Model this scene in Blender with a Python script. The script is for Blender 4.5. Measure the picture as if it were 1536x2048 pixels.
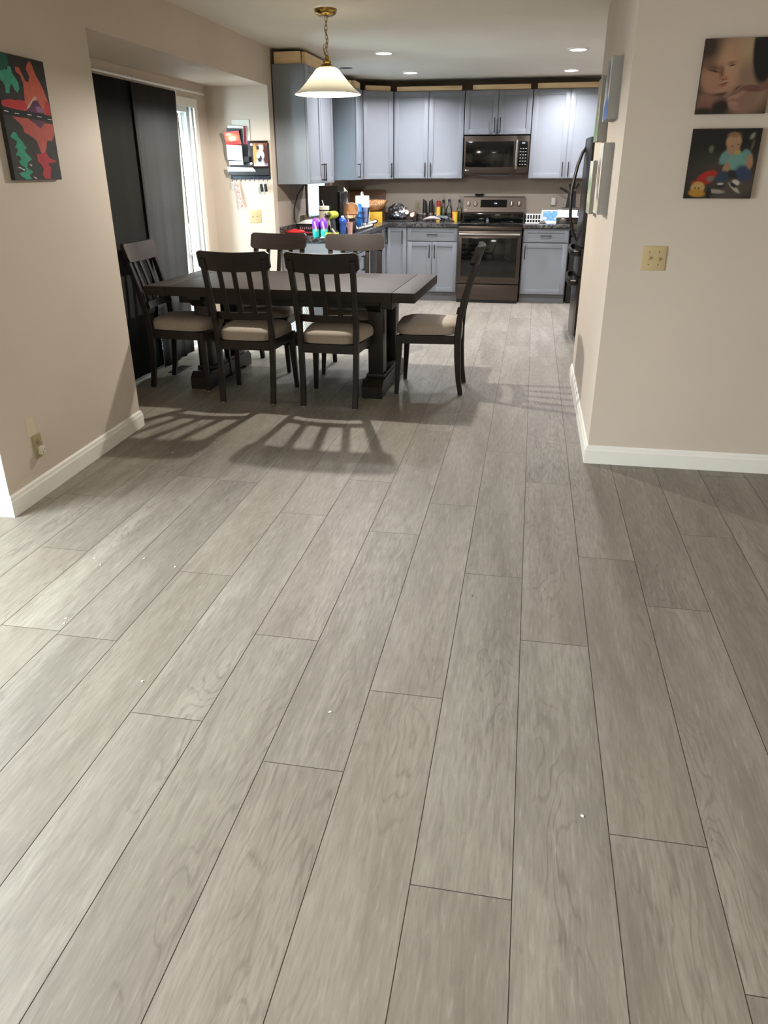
import bpy, bmesh, math, random
from mathutils import Vector, Matrix, Euler
for o in list(bpy.data.objects): bpy.data.objects.remove(o)
S = bpy.context.scene
COL = S.collection
PI = math.pi
def R(a): return math.radians(a)
# ------------------------------------------------------------------ camera
FPX = 1503.26
cam_d = bpy.data.cameras.new('camera'); cam = bpy.data.objects.new('camera', cam_d); COL.objects.link(cam)
cam_d.sensor_fit = 'HORIZONTAL'; cam_d.sensor_width = 36.0; cam_d.lens = 36.0*FPX/1536.0
cam_d.clip_start = 0.02
p_, y_, r_ = 0.425084, 0.182854, -0.0026365
fw = Vector((-math.sin(y_)*math.cos(p_), math.cos(y_)*math.cos(p_), -math.sin(p_)))
rt = Vector((math.cos(y_), math.sin(y_), 0)); up = rt.cross(fw)
rt2 = rt*math.cos(r_)+up*math.sin(r_); up2 = -rt*math.sin(r_)+up*math.cos(r_)
M = Matrix((rt2, up2, -fw)).transposed().to_4x4(); M.translation = Vector((0, 0, 1.5))
cam.matrix_world = M
S.camera = cam
# ------------------------------------------------------------------ exposure, world, lights
S.view_settings.view_transform = 'Standard'; S.view_settings.look = 'None'
S.view_settings.exposure = 0.0; S.view_settings.gamma = 1.0; S.view_settings.use_curve_mapping = False
W = bpy.data.worlds.new('overcast_sky'); S.world = W; W.use_nodes = True
W.node_tree.nodes['Background'].inputs[0].default_value = (0.82, 0.93, 1.0, 1)
W.node_tree.nodes['Background'].inputs[1].default_value = 3.2
def lamp(name, kind, loc, power, col, size=0.1, size_y=None, rot=(0,0,0), spread=None, parent=None):
    d = bpy.data.lights.new(name, kind); o = bpy.data.objects.new(name, d); COL.objects.link(o)
    d.energy = power; d.color = col; o.location = loc; o.rotation_euler = rot
    if kind == 'AREA':
        d.size = size
        if size_y: d.shape = 'RECTANGLE'; d.size_y = size_y
        else: d.shape = 'DISK'
        if spread: d.spread = spread
    else: d.shadow_soft_size = size
    if parent: o.parent = parent
    return o
DAY = (0.74, 0.93, 1.0)
# daylight through the sliding door, the living room window on the left and the window over the sink
lamp('door_daylight', 'AREA', (-4.15, 5.75, 1.45), 660, DAY, 1.6, 2.2, (0, R(-72), R(28)))
lamp('living_window_daylight', 'AREA', (-3.46, 1.35, 1.2), 155, (0.90, 0.97, 1.0), 1.8, 2.1, (0, R(-58), 0), R(125))
lamp('sink_window_daylight', 'AREA', (-2.75, 8.95, 1.6), 46, DAY, 0.9, 0.9, (0, R(-90), 0))
lamp('living_room_fill_light', 'AREA', (-0.5, -0.9, 2.35), 52, (1.0, 0.93, 0.84), 0.6, None, (0, 0, 0))  # added fill light behind the camera, no ceiling fixture is modelled
# ------------------------------------------------------------------ mesh helpers
class MB:
    def __init__(s): s.v = []; s.f = []; s.m = []; s.sm = []; s.uv = {}
    def add(s, vs, fs, mi=0, smooth=False, uvs=None):
        b = len(s.v); s.v += [tuple(v) for v in vs]
        for i, f in enumerate(fs):
            if uvs: s.uv[len(s.f)] = uvs[i]
            s.f.append([b+k for k in f]); s.m.append(mi); s.sm.append(smooth)
        return s
    def box(s, x0, x1, y0, y1, z0, z1, bev=0.0, mi=0, rot=None, piv=None):
        if bev <= 0:
            vs = [(x, y, z) for z in (z0, z1) for y in (y0, y1) for x in (x0, x1)]
            fs = [(0,2,3,1), (4,5,7,6), (0,1,5,4), (2,6,7,3), (0,4,6,2), (1,3,7,5)]
        else:
            bm = bmesh.new(); bmesh.ops.create_cube(bm, size=1)
            for v in bm.verts: v.co = Vector(((x0+x1)/2+v.co.x*(x1-x0), (y0+y1)/2+v.co.y*(y1-y0), (z0+z1)/2+v.co.z*(z1-z0)))
            bmesh.ops.bevel(bm, geom=bm.edges[:], offset=min(bev, 0.49*min(x1-x0, y1-y0, z1-z0)), segments=2, affect='EDGES', profile=0.6)
            bm.verts.index_update(); vs = [tuple(v.co) for v in bm.verts]; fs = [[v.index for v in f.verts] for f in bm.faces]; bm.free()
        if rot is not None:
            c = Vector(piv) if piv else Vector(((x0+x1)/2, (y0+y1)/2, (z0+z1)/2)); E_ = Euler(rot).to_matrix()
            vs = [tuple(E_ @ (Vector(v)-c)+c) for v in vs]
        return s.add(vs, fs, mi, bev > 0)
    def rings(s, rings, mi=0, smooth=True, cap0=True, cap1=True):
        n = len(rings[0]); vs = [p for r in rings for p in r]; fs = []
        for i in range(len(rings)-1):
            for j in range(n): fs.append((i*n+j, i*n+(j+1) % n, (i+1)*n+(j+1) % n, (i+1)*n+j))
        if cap0: fs.append(tuple(range(n))[::-1])
        if cap1: fs.append(tuple((len(rings)-1)*n+j for j in range(n)))
        return s.add(vs, fs, mi, smooth)
    def lathe(s, prof, c=(0,0,0), seg=24, mi=0, axis='z', cap0=True, cap1=True, rot=None, smooth=True):
        rs = []
        for r, h in prof:
            ring = []
            for j in range(seg):
                a = 2*PI*j/seg; x, y = r*math.cos(a), r*math.sin(a)
                p = {'z': Vector((x, y, h)), 'x': Vector((h, x, y)), 'y': Vector((x, -h, y))}[axis] if axis != 'y' else Vector((y, h, x))
                if rot is not None: p = Euler(rot).to_matrix() @ p
                ring.append(tuple(p+Vector(c)))
            rs.append(ring)
        return s.rings(rs, mi, smooth, cap0, cap1)
    def tube(s, pts, r, seg=8, mi=0, closed=False):
        pts = [Vector(p) for p in pts]; n = len(pts); rs = []; u = None
        for i, p in enumerate(pts):
            if closed: t = pts[(i+1) % n]-pts[i-1]
            else: t = pts[min(i+1, n-1)]-pts[max(i-1, 0)]
            if t.length < 1e-9: t = Vector((0, 0, 1))
            t.normalize()
            if u is None: u = t.orthogonal().normalized()
            else:
                u = u-t*u.dot(t)
                u = t.orthogonal().normalized() if u.length < 1e-6 else u.normalized()
            w = t.cross(u); rr = r[i] if isinstance(r, (list, tuple)) else r
            rs.append([tuple(p+(u*math.cos(2*PI*k/seg)+w*math.sin(2*PI*k/seg))*rr) for k in range(seg)])
        if closed:
            rs.append(rs[0]); return s.rings(rs, mi, True, False, False)
        return s.rings(rs, mi, True)
    def sweep(s, pts, hx, hy, mi=0, side=(1,0,0), smooth=True):   # rectangular bar along pts; hx half width along side, hy half thickness
        pts = [Vector(p) for p in pts]; n = len(pts); rs = []; sd0 = Vector(side).normalized()
        for i, p in enumerate(pts):
            t = (pts[min(i+1, n-1)]-pts[max(i-1, 0)]).normalized(); sd = (sd0-t*sd0.dot(t)).normalized(); w = t.cross(sd)
            a = hx[i] if isinstance(hx, (list, tuple)) else hx; b = hy[i] if isinstance(hy, (list, tuple)) else hy; k = 0.75
            rs.append([tuple(p+sd*(a*x)+w*(b*y)) for x, y in ((1,-k),(1,k),(k,1),(-k,1),(-1,k),(-1,-k),(-k,-1),(k,-1))])
        return s.rings(rs, mi, False)
    def prism(s, poly, h0, h1, plane='xy', mi=0, at=None):  # poly extruded along the third axis
        n = len(poly)
        def P(a, b, h): return {'xy': (a, b, h), 'xz': (a, h, b), 'yz': (h, a, b)}[plane]
        vs = [P(a, b, h0) for a, b in poly]+[P(a, b, h1) for a, b in poly]
        fs = [tuple(range(n))[::-1], tuple(range(n, 2*n))]+[(i, (i+1) % n, n+(i+1) % n, n+i) for i in range(n)]
        return s.add(vs, fs, mi)
    def ell(s, c, r, seg=16, rgs=10, mi=0, rot=None):
        rs = []
        for i in range(rgs+1):
            a = -PI/2+PI*i/rgs; ring = []
            for j in range(seg):
                b = 2*PI*j/seg; p = Vector((r[0]*max(math.cos(a), 0.01)*math.cos(b), r[1]*max(math.cos(a), 0.01)*math.sin(b), r[2]*math.sin(a)))
                if rot is not None: p = Euler(rot).to_matrix() @ p
                ring.append(tuple(p+Vector(c)))
            rs.append(ring)
        return s.rings(rs, mi)
    def quad(s, a, b, c, d, mi=0): return s.add([a, b, c, d], [(0,1,2,3)], mi, False, [[(0,0),(1,0),(1,1),(0,1)]])
def obj(name, mb, mats, parent=None, kind=None, label=None, category=None, group=None):
    me = bpy.data.meshes.new(name); me.from_pydata(mb.v, [], mb.f); me.update()
    if mb.uv:
        ul = me.uv_layers.new(name='UVMap')
        for fi, uvs in mb.uv.items():
            for k, li in enumerate(me.polygons[fi].loop_indices): ul.data[li].uv = uvs[k]
    if not isinstance(mats, (list, tuple)): mats = [mats]
    for m in mats: me.materials.append(m)
    for p, mi, sm in zip(me.polygons, mb.m, mb.sm): p.material_index = mi; p.use_smooth = sm
    bm = bmesh.new(); bm.from_mesh(me); bmesh.ops.recalc_face_normals(bm, faces=bm.faces); bm.to_mesh(me); bm.free()
    if any(mb.sm):
        try: me.set_sharp_from_angle(angle=R(42))
        except Exception: pass
    o = bpy.data.objects.new(name, me); COL.objects.link(o)
    if parent: o.parent = parent
    tag(o, label, category, group, kind)
    return o
def tag(o, label=None, category=None, group=None, kind=None):
    if label: o['label'] = label
    if category: o['category'] = category
    if group: o['group'] = group
    if kind: o['kind'] = kind
    return o
def thing(name, label, cat, loc=(0,0,0), rz=0, group=None, rot=None):
    o = bpy.data.objects.new(name, None); COL.objects.link(o); o.empty_display_size = 0.05
    o.location = loc; o.rotation_euler = rot or (0, 0, rz)
    return tag(o, label, cat, group)
def solo(name, mb, mats, label, cat, loc=(0,0,0), rz=0, group=None, rot=None):
    o = obj(name, mb, mats, None, None, label, cat, group); o.location = loc; o.rotation_euler = rot or (0, 0, rz); return o
def copy_thing(root, loc, rz, label, group=None):
    r = root.copy(); COL.objects.link(r); r.location = loc; r.rotation_euler = (0, 0, rz); r['label'] = label
    def rec(a, b):
        for ch in list(a.children):
            if ch.name in done: continue
            c = ch.copy(); COL.objects.link(c); c.parent = b; done.add(c.name); rec(ch, c)
    done = set(); rec(root, r)
    if group: r['group'] = group
    return r
def structure(name, mb, mats, parent=None): return obj(name, mb, mats, parent, None if parent else 'structure')
# ------------------------------------------------------------------ materials
def srgb(h):
    if isinstance(h, str): h = [int(h[i:i+2], 16)/255 for i in (0, 2, 4)]
    return tuple((c/12.92 if c <= 0.04045 else ((c+0.055)/1.055)**2.4) for c in h)+(1,)
class N:
    def __init__(s, name):
        s.m = bpy.data.materials.new(name); s.m.use_nodes = True; s.t = s.m.node_tree; s.b = s.t.nodes['Principled BSDF']; s.out = s.t.nodes['Material Output']
    def n(s, ty, **kw):
        o = s.t.nodes.new(ty)
        for k, v in kw.items(): setattr(o, k, v)
        return o
    def l(s, a, b): s.t.links.new(a, b)
    def set(s, **kw):
        for k, v in kw.items():
            k = k.replace('_', ' ')
            s.b.inputs[k].default_value = v
    def noise(s, vec, scale, detail=3, rough=0.5, dist=0.0):
        o = s.n('ShaderNodeTexNoise'); o.inputs['Scale'].default_value = scale; o.inputs['Detail'].default_value = detail
        o.inputs['Roughness'].default_value = rough; o.inputs['Distortion'].default_value = dist
        if vec is not None: s.l(vec, o.inputs['Vector'])
        return o.outputs['Fac']
    def map(s, vec, scale=(1,1,1), loc=(0,0,0), rot=(0,0,0), ty='POINT'):
        o = s.n('ShaderNodeMapping', vector_type=ty); s.l(vec, o.inputs['Vector'])
        o.inputs['Scale'].default_value = scale; o.inputs['Location'].default_value = loc; o.inputs['Rotation'].default_value = rot
        return o.outputs[0]
    def ramp(s, fac, stops, interp='LINEAR'):
        o = s.n('ShaderNodeValToRGB'); e = o.color_ramp; e.interpolation = interp
        while len(e.elements) < len(stops): e.elements.new(0.5)
        for el, (p, c) in zip(e.elements, stops): el.position = p; el.color = c if len(c) == 4 else tuple(c)+(1,)
        s.l(fac, o.inputs[0]); return o.outputs[0]
    def mr(s, v, a, b, c, d):
        o = s.n('ShaderNodeMapRange'); s.l(v, o.inputs[0])
        for i, x in enumerate((a, b, c, d)): o.inputs[i+1].default_value = x
        return o.outputs[0]
    def mix(s, fac, a, b, bt='MIX'):
        o = s.n('ShaderNodeMix', data_type='RGBA', blend_type=bt)
        for sock, v in ((o.inputs[0], fac), (o.inputs[6], a), (o.inputs[7], b)):
            if isinstance(v, (int, float, tuple)): sock.default_value = v
            else: s.l(v, sock)
        return o.outputs[2]
    def math(s, op, a, b=0.0):
        o = s.n('ShaderNodeMath', operation=op)
        for sock, v in ((o.inputs[0], a), (o.inputs[1], b)):
            if isinstance(v, (int, float)): sock.default_value = v
            else: s.l(v, sock)
        return o.outputs[0]
    def bump(s, h, strength=0.2, dist=0.002):
        o = s.n('ShaderNodeBump'); o.inputs['Strength'].default_value = strength; o.inputs['Distance'].default_value = dist
        s.l(h, o.inputs['Height']); s.l(o.outputs[0], s.b.inputs['Normal'])
def plain(name, col, rough=0.5, metal=0.0, var=0.06, scale=12.0, bump=0.0, **kw):
    m = N(name); c = srgb(col); tc = m.n('ShaderNodeTexCoord').outputs['Object']
    nz = m.noise(tc, scale, 3)
    d = tuple(x*(1-var) for x in c[:3])+(1,); e = tuple(min(1, x*(1+var)) for x in c[:3])+(1,)
    m.l(m.ramp(nz, [(0.3, d), (0.7, e)]), m.b.inputs['Base Color'])
    m.set(Roughness=rough, Metallic=metal)
    if bump: m.bump(m.noise(tc, scale*8, 2), bump, 0.001)
    for k, v in kw.items(): m.b.inputs[k].default_value = v
    return m.m
def paint(name, col, bump=0.25):
    m = N(name); g = m.n('ShaderNodeNewGeometry').outputs['Position']
    big = m.noise(g, 1.3, 3); c = srgb(col)
    m.l(m.ramp(big, [(0.3, tuple(x*0.95 for x in c[:3])), (0.7, tuple(x*1.03 for x in c[:3]))]), m.b.inputs['Base Color'])
    m.set(Roughness=0.75); m.b.inputs['Specular IOR Level'].default_value = 0.3
    m.bump(m.noise(g, 140, 4, 0.6), bump, 0.0015); return m.m
def wood(name, c1, c2, axis='x', scale=1.0, rough=0.45, knots=True):
    m = N(name); tc = m.n('ShaderNodeTexCoord').outputs['Object']
    sc = {'x': (2, 30, 30), 'y': (30, 2, 30), 'z': (30, 30, 2)}[axis]
    v = m.map(tc, tuple(q*scale for q in sc)); g1 = m.noise(v, 1.0, 6, 0.6, 0.4); g2 = m.noise(m.map(tc, tuple(q*scale*0.2 for q in sc)), 1.0, 3, 0.5, 2.0)
    f = m.math('ADD', m.math('MULTIPLY', g1, 0.6), m.math('MULTIPLY', g2, 0.4))
    m.l(m.ramp(f, [(0.35, srgb(c1)), (0.65, srgb(c2))]), m.b.inputs['Base Color']); m.set(Roughness=rough); m.bump(g1, 0.12, 0.0008); return m.m
def metal(name, col, rough=0.3, aniso=True):
    m = N(name); tc = m.n('ShaderNodeTexCoord').outputs['Object']; v = m.map(tc, (2, 2, 160)); nz = m.noise(v, 1.0, 3)
    c = srgb(col); m.l(m.ramp(nz, [(0.3, tuple(x*0.9 for x in c[:3])), (0.7, tuple(x*1.08 for x in c[:3]))]), m.b.inputs['Base Color'])
    m.l(m.mr(nz, 0.3, 0.7, rough*0.85, rough*1.15), m.b.inputs['Roughness']); m.set(Metallic=1.0); return m.m
def glow(name, col, st):
    m = N(name); m.set(Roughness=0.6); m.b.inputs['Base Color'].default_value = srgb(col)
    m.b.inputs['Emission Color'].default_value = srgb(col); m.b.inputs['Emission Strength'].default_value = st; return m.m
def glass(name, tint='ffffff', rough=0.02, alpha=0.25):
    m = N(name); tr = m.n('ShaderNodeBsdfTransparent'); tr.inputs[0].default_value = srgb(tint)
    gl = m.n('ShaderNodeBsdfGlossy'); gl.inputs['Roughness'].default_value = rough
    fr = m.n('ShaderNodeFresnel'); fr.inputs[0].default_value = 1.45
    mx = m.n('ShaderNodeMixShader'); m.l(m.math('ADD', fr.outputs[0], alpha*0.25), mx.inputs[0]); m.l(tr.outputs[0], mx.inputs[1]); m.l(gl.outputs[0], mx.inputs[2]); m.l(mx.outputs[0], m.out.inputs[0])
    return m.m
def blobs(name, base, lst, dist=0.012, dim=1.0):
    """a printed photograph: soft overlapping patches of ink laid over the base tone, in the face's own UV"""
    m = N(name); uv = m.n('ShaderNodeTexCoord').outputs['UV']
    nz = m.n('ShaderNodeTexNoise'); nz.inputs['Scale'].default_value = 9; m.l(uv, nz.inputs['Vector'])
    off = m.n('ShaderNodeVectorMath', operation='MULTIPLY_ADD'); m.l(nz.outputs['Color'], off.inputs[0]); off.inputs[1].default_value = (dist, dist, 0); m.l(uv, off.inputs[2])
    sub = m.n('ShaderNodeVectorMath', operation='SUBTRACT'); m.l(off.outputs[0], sub.inputs[0]); sub.inputs[1].default_value = (dist/2, dist/2, 0)
    col = srgb(base)
    for u, v, rx, ry, rot, soft, c in lst:
        mp = m.map(sub.outputs[0], (rx, ry, 1), (u, v, 0), (0, 0, R(rot)), 'TEXTURE')
        ln = m.n('ShaderNodeVectorMath', operation='LENGTH'); m.l(mp, ln.inputs[0])
        col = m.mix(m.mr(ln.outputs['Value'], 1-soft, 1+soft, 1, 0), col, tuple(q*dim for q in srgb(c)[:3])+(1,))
    m.l(col, m.b.inputs['Base Color']); m.set(Roughness=0.45); return m.m
WALL = paint('beige_wall_paint', 'cfc2b4'); CEIL = paint('ceiling_paint', 'e4dfd3', 0.5)
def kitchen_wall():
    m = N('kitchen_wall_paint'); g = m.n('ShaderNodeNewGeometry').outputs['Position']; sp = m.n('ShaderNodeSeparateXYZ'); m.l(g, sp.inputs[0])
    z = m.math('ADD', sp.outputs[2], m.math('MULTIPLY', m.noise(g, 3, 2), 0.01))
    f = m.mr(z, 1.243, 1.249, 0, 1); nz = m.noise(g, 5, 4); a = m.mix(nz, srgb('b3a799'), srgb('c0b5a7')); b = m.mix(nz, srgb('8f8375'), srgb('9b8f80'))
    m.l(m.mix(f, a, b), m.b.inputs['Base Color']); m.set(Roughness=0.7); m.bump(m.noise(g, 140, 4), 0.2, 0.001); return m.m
KWALL = kitchen_wall()
TRIM = plain('white_trim_paint', 'eeebe4', 0.4, var=0.02); VINYL = plain('white_vinyl', 'dfe5e6', 0.35, var=0.02)
IVORY = plain('ivory_plastic', 'c2ad82', 0.4, var=0.03); SCREW = plain('screw_head', '6d6140', 0.5, 0.6)
CAB = plain('blue_grey_cabinet_paint', '82878e', 0.42, var=0.015); CABSIDE = CAB
KICK = plain('toe_kick_grey', '66686a', 0.6, var=0.05)
BLACKM = plain('black_bar_metal', '17181a', 0.4, 0.3); BLACKP = plain('black_plastic', '141416', 0.45); BLACKG = plain('black_glass', '070808', 0.06, var=0.02)
STEEL = metal('black_stainless_steel', '5a524c', 0.36); STEELB = metal('bright_steel', 'c3c1bd', 0.22); CHROME = metal('chrome', 'd8d8d8', 0.1)
DSTEEL = plain('dark_fridge_steel', '4a4541', 0.3, 1.0, .03, 3)
BRASS = metal('polished_brass', 'a98c4c', 0.18)
PINE = wood('raw_pine', 'd6b079', 'f6e2b8', 'x', 1.0, 0.7)
DARKW = wood('espresso_wood', '170f0b', '281d16', 'x', 1.5, 0.4); DARKZ = wood('espresso_wood_upright', '120c09', '221812', 'z', 1.5, 0.38)
TOPW = wood('grey_brown_table_wood', '2a2420', '3b342f', 'x', 1.6, 0.55); TOPW.node_tree.nodes['Principled BSDF'].inputs['Specular IOR Level'].default_value = 0.22
SEAT = plain('oatmeal_seat_fabric', 'a99e91', 0.9, var=0.05, scale=60, bump=0.4)
WHITEP = plain('white_plastic', 'e6e6e4', 0.4, var=0.02); WHITEC = plain('white_paper', 'e9e9e6', 0.8, var=0.03)
def marble():
    m = N('dark_marble_laminate'); tc = m.n('ShaderNodeNewGeometry').outputs['Position']
    n1 = m.noise(tc, 7, 6, 0.6, 1.6); n2 = m.noise(tc, 14, 5, 0.6, 1.5)
    a = m.ramp(n1, [(0.0, srgb('1d1f22')), (0.44, srgb('2b2d30')), (0.49, srgb('8a8680')), (0.52, srgb('35373a')), (1.0, srgb('202226'))])
    b = m.ramp(n2, [(0.4, srgb('2a2c2f')), (0.75, srgb('474645'))])
    m.l(m.mix(0.4, a, b), m.b.inputs['Base Color']); m.set(Roughness=0.22); return m.m
MARBLE = marble()
def floor_mat():
    m = N('grey_oak_plank'); uv = m.n('ShaderNodeTexCoord').outputs['UV']; at = m.n('ShaderNodeAttribute', attribute_name='tone')
    tone = at.outputs['Fac']
    fine = m.noise(m.map(uv, (100, 10, 1)), 1.0, 5, 0.65, 0.4); mid = m.noise(m.map(uv, (20, 2.6, 1)), 1.0, 4, 0.6, 0.8); soft = m.noise(m.map(uv, (7, 0.9, 1)), 1.0, 2, 0.5, 0.3)
    warp = m.noise(m.map(uv, (5.0, 0.95, 1)), 1.0, 3, 0.45, 0.3)
    ring = m.math('FRACT', m.math('MULTIPLY', warp, 26)); ring = m.mr(m.math('ABSOLUTE', m.math('SUBTRACT', ring, 0.5)), 0.0, 0.5, 0, 1)
    mask = m.mr(m.noise(m.map(uv, (5.0, 0.8, 1), (3.7, 1.9, 0)), 1.0, 1), 0.50, 0.64, 0, 1)
    cath = m.math('MULTIPLY', m.mr(ring, 0.66, 0.95, 0, 1), m.math('MULTIPLY', mask, m.mr(fine, 0.3, 0.6, 0.3, 1)))
    base = m.ramp(soft, [(0.28, srgb('7b766c')), (0.5, srgb('8a857b')), (0.72, srgb('979288'))])
    c = m.mix(m.mr(fine, 0.44, 0.66, 0, 0.50), base, srgb('6c675e'))
    c = m.mix(m.mr(mid, 0.50, 0.72, 0, 0.5), c, srgb('655f56'))
    c = m.mix(m.mr(fine, 0.42, 0.28, 0, 0.5), c, srgb('a5a19a'))
    c = m.mix(m.math('MULTIPLY', cath, 0.5), c, srgb('57524a'))
    c = m.mix(1.0, c, m.ramp(tone, [(0, (0.88, 0.87, 0.86)), (1, (1.05, 1.05, 1.05))]), 'MULTIPLY')
    warm = m.n('ShaderNodeAttribute', attribute_name='warm'); c = m.mix(m.math('MULTIPLY', warm.outputs['Fac'], 0.25), c, srgb('8c8172'))
    m.l(c, m.b.inputs['Base Color']); m.l(m.mr(fine, 0.3, 0.7, 0.46, 0.58), m.b.inputs['Roughness']); m.b.inputs['Specular IOR Level'].default_value = 0.4
    m.bump(fine, 0.10, 0.0006); return m.m
FLOOR = floor_mat(); SEAM = plain('plank_seam', '4f4a43', 0.8)
# ------------------------------------------------------------------ structure
CZ = 2.5
def make_floor():
    rnd = random.Random(5); X0, Wd, LN = -2.2584, 0.23244, 1.50; off = {3: .513, 4: 1.027, 5: .166, 6: .639, 7: .038, 8: .40, 9: 1.217, 10: .77, 11: 1.449, 12: 1.085, 13: .25}
    mb = MB(); g = 0.0012; tones = []; warms = []
    for k in range(-12, 28):
        o = off.get(k, rnd.random()*1.5); xa = X0+Wd*k; n0 = int((-2.2-o)/LN)-1
        for j in range(n0, 9):
            ya = o+LN*j; yb = ya+LN; ya_, yb_ = max(ya, -2.2), min(yb, 10.6)
            if yb_-ya_ < 0.02: continue
            ux, uy = rnd.random()*40, rnd.random()*40
            vs = [(xa+g, ya_+g, 0), (xa+Wd-g, ya_+g, 0), (xa+Wd-g, yb_-g, 0), (xa+g, yb_-g, 0)]
            uv = [(ux, uy), (ux+Wd, uy), (ux+Wd, uy+yb_-ya_), (ux, uy+yb_-ya_)]
            if rnd.random() < 0.5: uv = uv[2:]+uv[:2]
            mb.add(vs, [(0,1,2,3)], 0, False, [uv]); tones.append(rnd.random()); warms.append(rnd.random())
    mb.box(-5.1, 4.3, -2.2, 10.6, -0.1, -0.0012, 0, 1)
    o = structure('floor', mb, [FLOOR, SEAM]); me = o.data
    for nm, arr in (('tone', tones), ('warm', warms)):
        a = me.attributes.new(nm, 'FLOAT', 'FACE')
        for i, p in enumerate(me.polygons): a.data[i].value = arr[i] if i < len(arr) else 0.5
make_floor()
structure('ceiling', MB().box(-5.1, 4.3, -2.2, 10.6, CZ, CZ+0.1), CEIL)
structure('wall_left', MB().prism([(-2.34, 2.9), (-2.40, 4.32), (-3.13, 4.32), (-3.13, 2.9)], 0, CZ, 'xy').add([], []), WALL)
structure('wall_left_return', MB().box(-3.65, -3.13, 2.9, 3.03, 0, CZ), WALL)
structure('wall_left_header', MB().prism([(-2.40, 4.32), (-2.39, 7.3), (-3.13, 7.3), (-3.13, 4.32)], 2.2, CZ, 'xy'), WALL)
dy0, dy1, dz = 4.78, 7.0, 2.02
wd = MB(); wd.box(-3.13, -2.98, 4.32, dy0, 0, 2.2); wd.box(-3.13, -2.98, dy1, 7.3, 0, 2.2); wd.box(-3.13, -2.98, dy0, dy1, dz, 2.2)
structure('wall_alcove', wd, WALL)
structure('wall_alcove_end', MB().box(-3.13, -2.39, 7.3, 7.42, 0, CZ), WALL)
wk = MB(); wy0, wy1, wz0, wz1 = 8.42, 9.40, 1.02, 2.05
wk.box(-2.51, -2.39, 7.42, wy0, 0, CZ); wk.box(-2.51, -2.39, wy1, 10.45, 0, CZ); wk.box(-2.51, -2.39, wy0, wy1, 0, wz0); wk.box(-2.51, -2.39, wy0, wy1, wz1, CZ)
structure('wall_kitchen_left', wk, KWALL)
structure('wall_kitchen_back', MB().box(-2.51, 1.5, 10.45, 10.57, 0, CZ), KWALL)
structure('wall_kitchen_right', MB().box(1.35, 1.5, 6.12, 10.45, 0, CZ), WALL)
structure('wall_right', MB().box(0.40, 4.2, 4.13, 6.12, 0, CZ), WALL)
structure('wall_living_right', MB().box(3.6, 3.75, -2.1, 4.13, 0, CZ), WALL)
structure('wall_living_back', MB().box(-3.65, 3.75, -2.2, -2.1, 0, CZ), WALL)
wl = MB(); wl.box(-3.65, -3.5, -2.1, 0.25, 0, CZ); wl.box(-3.65, -3.5, 2.45, 2.9, 0, CZ); wl.box(-3.65, -3.5, 0.25, 2.45, 0, 0.25); wl.box(-3.65, -3.5, 0.25, 2.45, 2.15, CZ)
structure('wall_living_left', wl, WALL)
BP = [(0, 0), (0.015, 0), (0.015, 0.075), (0.011, 0.083), (0.009, 0.095), (0.004, 0.102), (0, 0.104)]
def baseboard(name, p, q):   # profile swept from p to q, outward to the right of p->q
    p = Vector(p+(0,)); q = Vector(q+(0,)); d = (q-p).normalized(); n = Vector((d.y, -d.x, 0)); mb = MB()
    k = len(BP); vs = [tuple(e+n*a+Vector((0, 0, b))+d*(a*s_)) for e, s_ in ((p, -1), (q, 1)) for a, b in BP]
    fs = [(i, (i+1) % k, k+(i+1) % k, k+i) for i in range(k)]+[tuple(range(k)), tuple(range(k, 2*k))]
    mb.add(vs, fs); return structure(name, mb, TRIM)
baseboard('baseboard_left', (-2.34, 2.9), (-2.40, 4.32)); baseboard('baseboard_left_return', (-3.5, 2.9), (-2.34, 2.9))
baseboard('baseboard_right', (0.40, 4.13), (3.6, 4.13)); baseboard('baseboard_right_side', (0.40, 6.12), (0.40, 4.13))
baseboard('baseboard_alcove', (-2.98, 4.32), (-2.98, 4.72)); baseboard('baseboard_alcove_end', (-2.98, 7.3), (-2.39, 7.3))
# window over the sink with vertical blind, brown casing
w = thing('window_1', None, None, (-2.39, 8.91, 0)); w['kind'] = 'structure'
BROWN = wood('brown_window_wood', '3a1d14', '54291c', 'z')
mb = MB(); hw = (wy1-wy0)/2
mb.box(-0.11, 0.012, -hw-0.035, -hw+0.02, wz0-0.03, wz1+0.035, 0.003); mb.box(-0.11, 0.012, hw-0.02, hw+0.035, wz0-0.03, wz1+0.035, 0.003); mb.box(-0.11, 0.012, -hw, hw, wz1-0.02, wz1+0.035, 0.003); mb.box(-0.11, 0.03, -hw, hw, wz0-0.03, wz0+0.005, 0.003)
obj('window_frame', mb, BROWN, w)
mb = MB()
for i in range(12):
    yy = -hw+0.05+i*(2*hw-0.1)/11; mb.box(-0.05, -0.049, yy-0.044, yy+0.044, wz0+0.02, wz1-0.03, 0, 0, (0, 0, R(28)))
BLIND = N('blind_vinyl'); BLIND.set(Roughness=0.5); BLIND.b.inputs['Base Color'].default_value = srgb('eef3f5')
trn = BLIND.n('ShaderNodeBsdfTranslucent'); trn.inputs[0].default_value = srgb('e8f4fa'); mxs = BLIND.n('ShaderNodeMixShader'); mxs.inputs[0].default_value = 0.55
BLIND.l(BLIND.b.outputs[0], mxs.inputs[1]); BLIND.l(trn.outputs[0], mxs.inputs[2]); BLIND.l(mxs.outputs[0], BLIND.out.inputs[0])
obj('vertical_blind', mb, BLIND.m, w)
PANE = glass('window_pane_glass')
obj('window_pane', MB().box(-0.088, -0.084, -hw+0.02, hw-0.02, wz0, wz1-0.02), PANE, w)
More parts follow.
